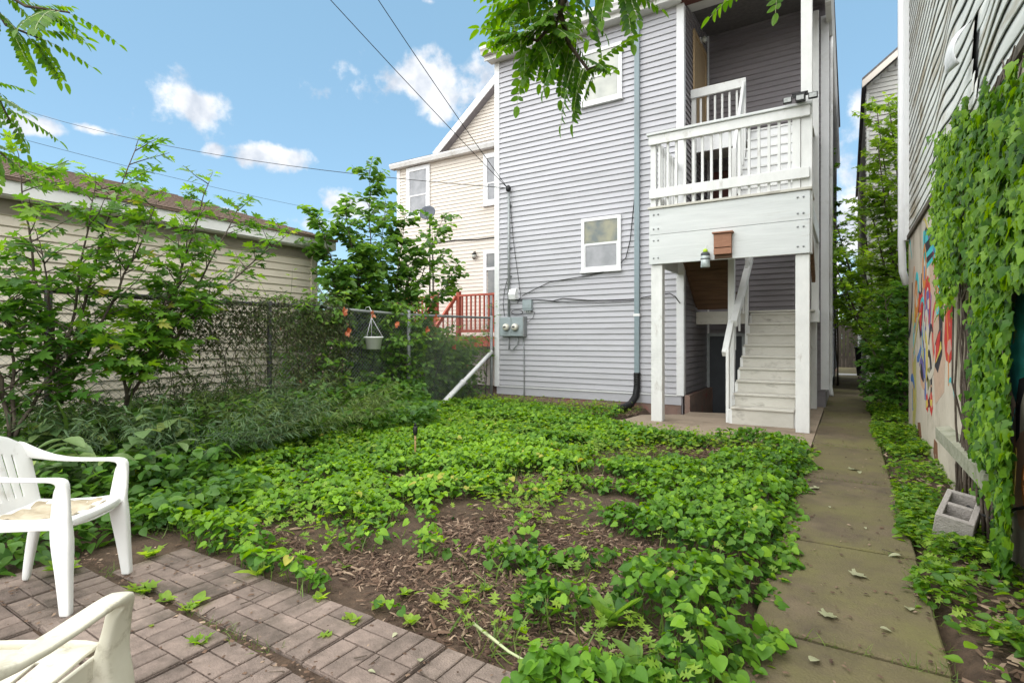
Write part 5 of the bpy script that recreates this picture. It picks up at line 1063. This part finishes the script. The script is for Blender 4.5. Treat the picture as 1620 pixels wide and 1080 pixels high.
# trumpet creeper filling the fence, with orange flowers
def creeper():
    B = Bush(61); r = B.r
    for k in range(1500):
        y = r.uniform(5.0, 9.55); z = r.uniform(.05, 1.95 if y < 7 else 1.6) if y < 8.6 else r.uniform(.05, 1.3); x = r.uniform(-7.2, -6.22) if y < 7.2 else r.uniform(-7.5, -6.88)
        if 5.45 < y < 6.45 and .75 < z and x > -6.85: continue
        if y < 6.0 and x > -6.4 and z > .9: continue
        a = r.uniform(0, 6.28); B.twig((x, y, z), (math.cos(a) + .3, math.sin(a), r.uniform(-.3, .6)), r.uniform(.25, .5), 8, .092, .004, -.06, cb=.10 + .1 * (z - .8), flat=.6)
    for k in range(620):
        y = r.uniform(6.3, 9.55); z = r.uniform(.03, 1.5 if y < 8.7 else 1.25); x = r.uniform(-7.3, -6.66); a = r.uniform(0, 6.28)
        B.twig((x, y, z), (math.cos(a) * .6 - .25, math.sin(a), r.uniform(-.3, .6)), r.uniform(.2, .4), 9, .09, .004, -.06, cb=.14, flat=.6)
    for k in range(220):
        y = r.uniform(5.2, 6.6); z = r.uniform(.1, 1.9); a = r.uniform(0, 6.28); B.twig((r.uniform(-7.3, -6.75), y, z), (math.cos(a) * .6 - .3, math.sin(a), r.uniform(-.3, .6)), r.uniform(.2, .4), 9, .09, .004, -.06, cb=.14, flat=.6)
    for k in range(12):
        y = r.uniform(5.1, 9.4); B.stem(shoot(r, (-6.7 + r.uniform(-.3, .2), y, 0), (r.uniform(-.2, .2), r.uniform(-.4, .4), 1), 1.9, 8, .2), .010, .004)
    t = B.build('trumpet_creeper', 'tangled green creeper with orange flowers over the fence by the house corner', 'vine', (-6.7, 7.5, 0), T_OVATE, LEAF_HEART, M_BARK, 'foliage', 'stem')
    spots = [(548, 528), (590, 500), (628, 515), (672, 520), (715, 548), (690, 505), (770, 535), (755, 545), (735, 575), (540, 490)]
    for px, py in spots:
        c = Vector(atx(px + r.uniform(-4, 4), py + r.uniform(-3, 3), -6.16 if px < 700 else -6.7)); n = 7
        ang = [r.uniform(0, 6.28) for _ in range(n)]; d = np.array([(.5 + .3 * r.random(), math.cos(a) * .9, math.sin(a) * .9) for a in ang])
        leaf_object('flower', T_OVATE, np.array([tuple(c)] * n), d, np.array([(1, 0, .3)] * n), np.full(n, .075), RS.uniform(0, 1, n), PETAL, t)
creeper()
def fence_vine():
    B = Bush(71); r = B.r
    for k in range(30):
        y = r.uniform(2.9, 5.5); p = shoot(r, (-6.47, y, 0.0), (0, r.uniform(-.3, .3), 1), r.uniform(1.4, 1.85), 9, .22); p = [Vector((-6.47 + r.uniform(-.03, .05), q.y, min(q.z, 1.78))) for q in p]; B.stem(p, .006, .002)
    for k in range(1150):
        y = r.uniform(2.9, 5.6); z = r.choice([r.uniform(1.3, 1.85), r.uniform(.4, 1.8)]); a = r.uniform(0, 6.28)
        B.twig((-6.47, y, z), (r.uniform(-.2, .7), math.cos(a), math.sin(a) - .6), r.uniform(.12, .38), 6, .058, .0025, -.2, cb=0, petiole=.012, flat=.9)
    B.build('fence_vine', 'half-withered brownish vine hanging on the fence before the garage', 'vine', (-6.47, 4.2, 0), T_LANCE, LEAF_VINE, M_BARK, 'foliage', 'stem')
    B = Bush(72); r = B.r
    for k in range(8):
        y = 3.6 + k * .27; top = Vector((-6.5, y + r.uniform(-.1, .1), 1.95 + r.uniform(0, .3))); B.twig((-6.47, y, 1.6), (0, 0, 1), top.z - 1.6, 9, .07, .003, 0, .3)
    B.build('climbing_shoots', 'pale green shoots standing up above the fence rail', 'plant', (-6.47, 4.5, 0), T_LANCE, LEAF_LIME, M_STEMG, 'foliage', 'stem')
fence_vine()
def narrow_shrub(label, cx, cy, rx, ry, h, n, seed, dark):
    B = Bush(seed); r = B.r
    for k in range(n):
        a = r.uniform(0, 6.28); q = math.sqrt(r.random()); bx_, by_ = cx + rx * .5 * q * math.cos(a), cy + ry * .55 * q * math.sin(a)
        d = Vector((math.cos(a) * .8 + .35, math.sin(a) * .8, 1.0)); L = h * r.uniform(.7, 1.25); pts = shoot(r, (bx_, by_, 0), d, L, 7, .1, -.05); B.stem(pts, .004, .0015)
        for i in range(26):
            t = .2 + .8 * r.random(); p, dd = along(pts, t); o = (dd * .6 + Vector((r.uniform(-1, 1), r.uniform(-1, 1), r.uniform(-.9, .1)))).normalized(); B.leaf(p, o, r.uniform(.06, .11), .8, min(1, max(0, r.gauss(.40 if dark else .62, .22))))
    B.build('narrow_leaved_shrub', label, 'shrub', (cx, cy, 0), T_NARROW, LEAF_DARK if dark else LEAF_GRASS, M_STEMG, 'foliage', 'stem', 'narrow-leaved shrubs along the fence')
narrow_shrub('dark narrow-leaved mounded shrub in front of the fence vine', -5.85, 2.95, 1.0, 1.4, 1.05, 260, 81, True)
narrow_shrub('paler narrow-leaved shrub to the right of the dark mounded one', -5.95, 4.35, 1.0, 1.2, .95, 200, 82, False)
narrow_shrub('grassy clump at the foot of the fence beneath the hanging pot', -6.1, 5.6, .7, .9, .5, 50, 83, False)
def left_plants():
    # pinnate plants with pale-edged leaflets, iris blades
    for k, (px, py, lab) in enumerate(((150, 735, 'pinnate-leaved plant with pale-edged leaflets behind the far chair'), (20, 715, 'pinnate-leaved plant at the left edge beside the far chair back'), (95, 640, 'yellow-green leafy sprig in the shade by the garage'), (205, 700, 'pinnate-leaved plant beside the iris blades'))):
        base = Vector(atz(px, py + 60, 0)); base.x = min(base.x, -4.2); B = Bush(90 + k); r = B.r; c0 = Vector(att(px, py, (Vector(base) - Vector((0, 0, CH))).length * .98))
        for f in range(7):
            a = r.uniform(-2.2, 1.2); pts = shoot(r, base, (math.cos(a) * .6, math.sin(a) * .6, 1.2), r.uniform(.5, .95), 8, .06, -.12); B.stem(pts, .006, .002)
            for i in range(6):
                p, dd = along(pts, .4 + .6 * i / 6); sd = dd.cross(Vector((0, 0, 1))).normalized()
                for s in (-1, 1): B.leaf(p, (sd * s + dd * .6 + Vector((0, 0, -.35))), .15 * r.uniform(.8, 1.1), .25, min(1, max(0, r.gauss(.45 if k != 2 else .9, .2))))
        B.build('leafy_plant', lab, 'plant', tuple(base), T_OVATE, LEAF_VEIN, M_STEMG, 'foliage', 'stem', 'leafy plants along the left edge of the bed')
    B = Bush(97); r = B.r; b0 = Vector((-5.55, 2.15, 0))
    blades = []
    for i in range(16):
        a = r.uniform(0, 6.28); blades.append((b0 + Vector((r.uniform(-.2, .2), r.uniform(-.25, .25), 0)), Vector((math.cos(a) * .28, math.sin(a) * .28, 1)), r.uniform(.6, 1.15)))
    t = thing('iris_clump', 'clump of upright sword-shaped iris blades left of the dark shrub', 'plant', tuple(b0))
    for p, d, L in blades: leaf_object('blade', T_BLADE, np.array([p]), np.array([d]), np.array([(r.uniform(-1, 1), r.uniform(-1, 1), .1)]), np.array([L]), np.array([r.uniform(.1, .6)]), LEAF_GRASS, t)
    # underplanting that fills the ground along the fence
    rs = np.random.RandomState(33); n = 22000; x = rs.uniform(-7.3, -3.8, n); y = rs.uniform(.9, 9.4, n); kk = (x < -5.0 - .25 * np.sin(y * 2) - np.clip(y - 6.0, 0, 3) * .9) | (y < 2.6) & (x < -3.74 - rs.rand(n) * .25); x, y = x[kk], y[kk]; n = len(x)
    P = np.column_stack([x, y, rs.uniform(.02, .40, n) * np.where(x < -5.6, 1.5, np.where(x > -4.3, .55, 1))]); o = leaf_object('undergrowth', T_OVATE, P, rand_dirs(n, -.5, .4), np.column_stack([rs.normal(0, .5, n), rs.normal(0, .5, n), np.ones(n)]), rs.uniform(.05, .12, n), np.clip(rs.normal(.38, .2, n), 0, 1), LEAF_HEART); tag(o, 'mixed leafy undergrowth along the foot of the fence', 'undergrowth', kind='stuff')
left_plants()
# ---- hanging branches of the tree of heaven that shades the yard
def frond_mesh(seed, n=8, L=.42):
    r = random.Random(seed); P = []; T = []; N = []; S = []; C = []; pts = shoot(r, (0, 0, 0), (1, 0, .25), L, 8, .05, -.05)
    for i in range(n):
        p, dd = along(pts, .14 + .84 * i / n); sd = Vector((-dd.y, dd.x, 0)).normalized()
        for s in (-1, 1): P.append(p); T.append(sd * s + dd * .75 + Vector((0, 0, -.28 + r.uniform(-.15, .1)))); N.append((r.gauss(0, .15), r.gauss(0, .15), 1)); S.append((.082 - .04 * abs(i / n - .45)) * r.uniform(.85, 1.1)); C.append(min(1, max(0, r.gauss(.45, .2))))
    P.append(pts[-1]); T.append(dd); N.append((0, 0, 1)); S.append(.09); C.append(.6)
    o = leaf_object('leaf', T_LANCE2, np.array([tuple(p) for p in P]), np.array([tuple(p) for p in T]), np.array(N), np.array(S), np.array(C), LEAF_PIN)
    me = o.data; bpy.data.objects.remove(o)
    V, F = tube_arrays([(pts, .0035, .0015)], 4); ms = bpy.data.meshes.new('stalk'); ms.from_pydata([tuple(v) for v in V], [], F); ms.materials.append(M_STEMP); return me, ms
T_LANCE2 = template([(0, 0), (0.2, 0.1), (0.28, 0.34), (0.24, 0.64), (0.1, 0.9), (0, 1.0)], (0, 0.42), 0.25, 0.15)
FRONDS = [frond_mesh(s, 7 + s % 3, .36 + .04 * (s % 4)) for s in range(6)]
def canopy(label, trunk_base, limbs, seed, per=9):
    """a tree whose trunk stands out of frame; limbs are polylines of points, fronds hang from them"""
    r = random.Random(seed); t = thing('tree_of_heaven', label, 'tree', trunk_base, 'trees of heaven overhanging the yard'); base = Vector(trunk_base)
    top = base + Vector((r.uniform(-.2, .2), r.uniform(-.2, .2), 4.6)); tubes('trunk', [([base, base.lerp(top, .3) + Vector((.05, .03, 0)), base.lerp(top, .7), top, top + Vector((.1, 0, 2.2))], .11, .05)], M_BARK, t, 10)
    for pts, cnt, spread in limbs:
        P = [Vector(p) for p in pts]; full = [top.lerp(P[0], 0), top.lerp(P[0], .5) + Vector((0, 0, .25)), *P]; br = tubes('branch', [(full, .028, .005)], M_BARK, t, 6)
        for k in range(cnt):
            q, dd = along(P, (k + r.random() * .6) / cnt); a = r.uniform(0, 6.28)
            me, ms = r.choice(FRONDS); o = link('leaf', me, t); o.location = q - Vector(t.location)
            dirv = Vector((math.cos(a), math.sin(a), 0)) * spread + dd * .5 + Vector((0, 0, r.uniform(-.6, .25)))
            o.rotation_euler = dirv.to_track_quat('X', 'Z').to_euler(); s = r.uniform(.6, .92); o.scale = (s, s, s)
            st = link('stalk', ms, o)
D = 3.2
canopy('tree of heaven branch with feathery leaves hanging in front of the grey house', (1.6, -1.2, 0), [
    ([att(960, -150, D), att(915, -50, D), att(885, 25, D), att(870, 70, D)], 28, .55),
    ([att(915, -50, D), att(860, -15, D - .1), att(812, 15, D)], 20, .5),
    ([att(885, 15, D), att(900, 70, D), att(930, 110, D - .1), att(955, 100, D)], 18, .5),
    ([att(885, 25, D), att(850, 65, D), att(812, 50, D)], 16, .5),
    ([att(1010, -150, D + .1), att(985, -60, D), att(965, -20, D), att(1000, -10, D)], 16, .5),
    ([att(1230, -120, 2.9), att(1215, -60, 2.9), att(1190, -35, 2.9)], 3, .3)], 5)
canopy('tree of heaven branch with feathery leaves at the top left corner', (-6.6, -1.8, 0), [
    ([att(-160, -120, 3.6), att(-40, -40, 3.6), att(40, 10, 3.6), att(110, 20, 3.5)], 26, .5),
    ([att(-40, -40, 3.6), att(10, 40, 3.6), att(60, 60, 3.7)], 12, .45),
    ([att(-160, 60, 4.0), att(-60, 110, 4.0), att(-10, 140, 4.0), att(15, 190, 4.0)], 26, .5),
    ([att(-120, 160, 4.2), att(-40, 210, 4.2), att(10, 250, 4.2)], 16, .5)], 6)
# ---- ivy on the stucco building
def ivy():
    B = Bush(101); r = B.r
    def fill(n, poly_fn, thick, cb):
        for k in range(n):
            px, py = poly_fn(); dep = thick * r.random() ** .7; Y, Z = atx(px, py, RX - .03 - dep)[1:]
            if float(vnoise(Y * 3.2, Z * 1.6, 1.0, 61)) < .24 and r.random() < .7: continue
            B.leaf((RX - .03 - dep, Y, Z), (r.uniform(-.7, -.1), r.uniform(-.6, .6), -1 + r.uniform(-.2, .5)), r.triangular(.028, .085, .05), .35, min(1, max(0, r.gauss(.16 + cb + .55 * dep / thick, .24))))  # inner leaves coloured darker: the curtain's deep shade is put into leaf colour
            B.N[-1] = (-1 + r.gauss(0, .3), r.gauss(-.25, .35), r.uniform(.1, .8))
    k_ = lambda: r.random() * 6
    def topz():
        while True:
            px, py = r.uniform(1500, 1650), r.uniform(60, 440); lim = 205 - (px - 1490) * .72 + 22 * math.sin(px * .16) + 14 * math.sin(px * .41)
            if py < lim: continue
            if 1513 < px < 1533 and py > 290 and r.random() < .8: continue
            return px, py
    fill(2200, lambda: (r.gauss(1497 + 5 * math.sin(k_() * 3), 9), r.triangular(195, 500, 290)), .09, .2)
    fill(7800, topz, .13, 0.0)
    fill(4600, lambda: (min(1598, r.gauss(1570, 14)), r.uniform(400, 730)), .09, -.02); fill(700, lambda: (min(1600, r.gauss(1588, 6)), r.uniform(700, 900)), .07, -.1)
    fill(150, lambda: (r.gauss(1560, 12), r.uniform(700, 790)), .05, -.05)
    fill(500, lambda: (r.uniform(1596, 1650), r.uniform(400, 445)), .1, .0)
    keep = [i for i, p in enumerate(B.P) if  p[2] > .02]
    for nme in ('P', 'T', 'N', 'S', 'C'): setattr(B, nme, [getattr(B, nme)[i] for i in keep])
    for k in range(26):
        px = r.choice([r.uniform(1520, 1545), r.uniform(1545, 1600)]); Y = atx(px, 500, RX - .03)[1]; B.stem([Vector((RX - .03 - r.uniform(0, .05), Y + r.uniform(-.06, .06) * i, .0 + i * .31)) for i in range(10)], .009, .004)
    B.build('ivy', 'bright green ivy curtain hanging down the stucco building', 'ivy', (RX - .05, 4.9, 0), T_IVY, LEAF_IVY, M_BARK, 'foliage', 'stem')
ivy()
# ---- trees in the gangway beyond the stucco building
sapling('gangway_tree', 'light green leafy tree rising between the far house and the stucco building', (1.05, 12.3, 0), [aty(1405, 160, 12.6), aty(1385, 165, 13.0), aty(1428, 150, 12.4), aty(1390, 230, 12.2), aty(1425, 260, 11.8), aty(1375, 320, 12.4), aty(1425, 360, 11.6), aty(1400, 420, 12.0)], 42, .13, T_MAPLE, LEAF_LIME, 111, 11, (.3, .85), .12, rad0=.035)
sapling('gangway_tree', 'leafy tree leaning over the walkway against the grey house flank', (.75, 15.0, 0), [aty(1318, 340, 14.8), aty(1335, 400, 14.6), aty(1360, 300, 15.2), aty(1330, 455, 14.2), aty(1365, 420, 14.5), aty(1310, 400, 14.2)], 32, .13, T_MAPLE, LEAF_LIME, 112, 11, (.35, .8), .35, rad0=.04)
sapling('gangway_tree', 'dark leafy sapling low beside the stucco building end', (.85, 11.0, 0), [aty(1420, 520, 11), aty(1400, 470, 11.2), aty(1435, 450, 10.8), aty(1385, 560, 11.4), aty(1420, 600, 10.6)], 26, .12, T_MAPLE, LEAF_GREEN, 113, 11, (.3, .6), .1, rad0=.02, cb=-.15)
sapling('gangway_shrub', 'dark undergrowth shrub shading the far part of the walkway', (.75, 13.4, 0), [aty(1395, 570, 13.4), aty(1375, 540, 14), aty(1410, 620, 12.4), aty(1390, 610, 12.6)], 18, .11, T_OVATE, LEAF_HEART, 114, 9, (.3, .6), .05, rad0=.015, cat='shrub', cb=-.15)
sapling('side_vine', 'dark climbing vine on the far flank of the grey house', (-.22, 17.5, 0), [aty(1312, 240, 17), aty(1316, 300, 17), aty(1310, 340, 16)], 18, .12, T_IVY, LEAF_HEART, 115, 9, (.25, .5), .5, rad0=.02, cat='vine', cb=-.1)
sapling('street_tree', 'pale green tree beyond the plank fence at the far end', (.1, 33, 0), [(.1, 33, 4.5), (-.5, 33, 3.8), (.7, 33, 4.0), (.2, 32.6, 3.0), (-.3, 32.8, 2.6)], 26, .22, T_OVATE, LEAF_LIME, 116, 9, (.5, 1.0), .1, rad0=.06)
sapling('hedge_tree', 'green hedge tree filling the gap between garage and cream house', (-12.5, 12.0, 0), [(-12.5, 12, 3.3), (-13.5, 11.5, 2.8), (-11.6, 11.6, 2.4), (-14.5, 11.5, 3.0), (-12.2, 11, 2.0), (-13.6, 10.6, 1.8)], 40, .16, T_OVATE, LEAF_HEART, 118, 14, (.5, 1.1), .05, rad0=.05)
sapling('corner_shrub', 'small weedy shrub creeping up beside the meter box', (-6.62, 9.6, 0), [(-6.45, 9.66, 1.95), (-6.55, 9.62, 1.6), (-6.7, 9.6, 1.2)], 8, .08, T_LANCE, LEAF_GREEN, 117, 6, (.15, .3), .4, cat='shrub', rad0=.008)
# ---- loose plants: weeds in the paving, a dandelion, fallen leaves
ORD = ['first', 'second', 'third', 'fourth', 'fifth', 'sixth', 'seventh', 'eighth', 'ninth', 'tenth', 'eleventh', 'twelfth', 'thirteenth', 'fourteenth']
def ranks(lst, key):
    o = sorted(range(len(lst)), key=lambda i: key(lst[i])); r = {}
    for n_, i in enumerate(o): r[i] = ORD[n_]
    return r
def rosette(name, label, p, n, L, tmpl, lm, seed, up=.6, group=None, cat='weed'):
    r = random.Random(seed); t = thing(name, label, cat, p, group)
    for i in range(n):
        a = i * 2.4 + r.uniform(-.3, .3); leaf_object('leaf', tmpl, np.array([p]), np.array([(math.cos(a), math.sin(a), up * r.uniform(.5, 1.4))]), np.array([(r.gauss(0, .2), r.gauss(0, .2), 1)]), np.array([L * r.uniform(.7, 1.1)]), np.array([r.uniform(.4, 1)]), lm, t)
G1 = 'weeds in the paving joints'
for k, (px, py, lab, n, L) in enumerate(((222, 938, 'small leafy weed in the paving joint by the far chair leg', 9, .10), (312, 955, 'sprig of weed in the middle of the dirt joint', 7, .07), (318, 1018, 'star-shaped seedling growing from a paver joint', 8, .07), (262, 950, 'tiny weed tuft in the dirt joint near the first one', 6, .06), (295, 965, 'low weed tuft beside the dirt joint sprig', 7, .06), (100, 905, 'grass weed tuft at the patio edge behind the chair', 8, .12), (238, 880, 'thin weed at the upper edge of the patio', 7, .12))):
    rosette('paving_weed', lab, atz(px, py, .0), n, L, T_FERN if k % 2 == 0 else T_OVATE, LEAF_LIME if k != 2 else LEAF_GREEN, 130 + k, .8, G1)
rosette('dandelion', 'tall dandelion with long upright leaves at the front of the bed', (*atz(965, 985, .02)[:2], .0), 11, .20, T_LANCE, LEAF_HEART, 140, 1.6)
rosette('dandelion', 'smaller dandelion rosette near the patio corner', (*atz(1010, 1045, .02)[:2], .0), 9, .14, T_LANCE, LEAF_HEART, 141, .8)
rosette('dock_weed', 'pale upright leaf tuft among the cover at the patio edge', (*atz(408, 905, .02)[:2], .0), 6, .16, T_LANCE, LEAF_LIME, 142, 1.2)
LST_ = ((600, 960), (560, 985), (505, 950), (690, 955), (735, 955), (650, 985), (770, 935), (880, 940), (640, 940)); RK_ = ranks(LST_, lambda t: t[0])
for k, (px, py) in enumerate(LST_):
    rosette('seedling', RK_[k] + ' bright green seedling from the left in the bare mulch', (*atz(px, py, .0)[:2], .0), 6, .06, T_OVATE, LEAF_LIME, 150 + k, 1.0, 'seedlings in the mulch')
def fallen(px, py, size, lm, tm, label, seed, z=.010, grp='fallen leaves on the walkway'):
    r = random.Random(seed); a = r.uniform(0, 6.28); p = atz(px, py, z)
    o = leaf_object('fallen_leaf', tm, np.array([p]), np.array([(math.cos(a), math.sin(a), .03)]), np.array([(.05, .05, 1)]), np.array([size]), np.array([r.uniform(.7, 1)]), lm); tag(o, label, 'leaf', grp)
LEAF_FALL = leafmat('faded_fallen_leaf', (.16, .19, .09), (.23, .25, .13), (.32, .32, .2), .1)
LST_ = ((1345, 742, .15), (1296, 772, .13), (1346, 907, .13), (1426, 878, .09), (1300, 972, .12), (1392, 992, .06), (1282, 1045, .08), (1442, 928, .09), (1360, 745, .08), (1440, 965, .09), (1368, 833, .04), (1312, 800, .04), (1375, 710, .05)); RK_ = ranks(LST_, lambda t: -t[1])
for k, (px, py, s) in enumerate(LST_):
    fallen(px, py, s * .75, LEAF_FALL, T_MAPLE if s > .1 else T_OVATE, RK_[k] + ' pale fallen leaf on the walkway counting from its near end', 160 + k)
LST_ = ((540, 978, .06), (525, 1003, .08), (240, 990, .035)); RK_ = ranks(LST_, lambda t: t[0])
for k, (px, py, s) in enumerate(LST_): fallen(px, py, s, LEAF_LIME, T_FERN, RK_[k] + ' green fallen leaf from the left on the patio bricks', 180 + k, .016, 'fallen leaves on the patio')
LST_ = ((582, 1060, .03), (628, 1000, .03), (665, 1046, .035)); RK_ = ranks(LST_, lambda t: t[0])
for k, (px, py, s) in enumerate(LST_): fallen(px, py, s, LEAF_FALL, T_OVATE, RK_[k] + ' pale scrap of dry leaf from the left on the patio', 190 + k, .017, 'dry leaf scraps on the patio')
stalk = [Vector(atz(px, py, z)) for px, py, z in ((748, 985, .05), (780, 1010, .06), (805, 1030, .05), (840, 1050, .04), (880, 1080, .04))]
tag(tube('broken_stalk', stalk, .007, M_STEMP, None, 6, .004), 'broken pale green stalk lying over the patio corner', 'stalk')
rt_ = random.Random(77)
LST_ = ((600, 1038, .07), (665, 1062, .10), (380, 955, .12), (340, 960, .10), (1330, 865, .06), (1395, 868, .10), (450, 1062, .06), (560, 1040, .05), (110, 930, .25), (75, 960, .3)); RK_ = ranks(LST_, lambda t: t[0])
for k, (px, py, L) in enumerate(LST_):
    p = Vector(atz(px, py, .018)); a = rt_.uniform(0, 6.28); tag(tube('twig', shoot(rt_, p, (math.cos(a), math.sin(a), 0), L, 4, .12), .003, M_BARK, None, 5, .0015), RK_[k] + ' short brown twig from the left on the paving', 'twig', 'twigs on the paving')

def grit():
    rs = np.random.RandomState(55); chip = (np.array([(-.5, 0, 0), (.5, 0, 0), (.42, 1, .05), (-.4, 1, 0), (0, .5, .25)]) * np.array([.6, 1, 1]), np.array([(0, 1, 4), (1, 2, 4), (2, 3, 4), (3, 0, 4)]))
    n = 900; x = rs.uniform(WALK_X0, WALK_X1, n); y = 2.2 + rs.rand(n) ** 1.4 * 9; e = np.minimum(x - WALK_X0, WALK_X1 - x); kk = rs.rand(n) < .35 + .65 * np.clip(1 - e / .12, 0, 1); x, y = x[kk], y[kk]
    n2 = 700; x2 = rs.uniform(-3.9, -.95, n2); y2 = rs.uniform(.4, 1.75, n2); j = rs.rand(n2) < .35; y2 = np.where(j, 1.345 + rs.normal(0, .03, n2), y2); x = np.concatenate([x, x2]); y = np.concatenate([y, y2]); n = len(x)
    z = np.where(x < -.4, .008, .006); o = leaf_object('grit', chip, np.column_stack([x, y, z]), rand_dirs(n, -.05, .1), np.column_stack([rs.normal(0, .2, n), rs.normal(0, .2, n), np.ones(n)]), rs.uniform(.006, .024, n), rs.beta(1.2, 1.8, n), M_CHIP); tag(o, 'scattered bits of grit and bark on walkway and patio', 'grit', kind='stuff')
    n = 1500; x = np.concatenate([rs.normal(WALK_X1 + .0, .02, n // 2), rs.uniform(WALK_X0, WALK_X1, n // 4), rs.uniform(-3.8, -1, n - n // 2 - n // 4)]); jy = np.array([2.62, 3.9, 5.7, 7.5]); y = np.concatenate([rs.uniform(2.2, 11, n // 2), rs.choice(jy, n // 4) + rs.normal(0, .012, n // 4), 1.345 + rs.normal(0, .02, n - n // 2 - n // 4)])
    kk = vnoise(x, y, 3, 77) > .55; x, y = x[kk], y[kk]; n = len(x); o = leaf_object('joint_grass', T_BLADE, np.column_stack([x, y, np.full(n, -.01)]), rand_dirs(n, .3, 1), rand_dirs(n, -.2, .4), rs.uniform(.02, .07, n), rs.uniform(.2, 1, n), LEAF_GRASS); tag(o, 'short grass growing in the joints of walkway and patio', 'grass', kind='stuff')
grit()
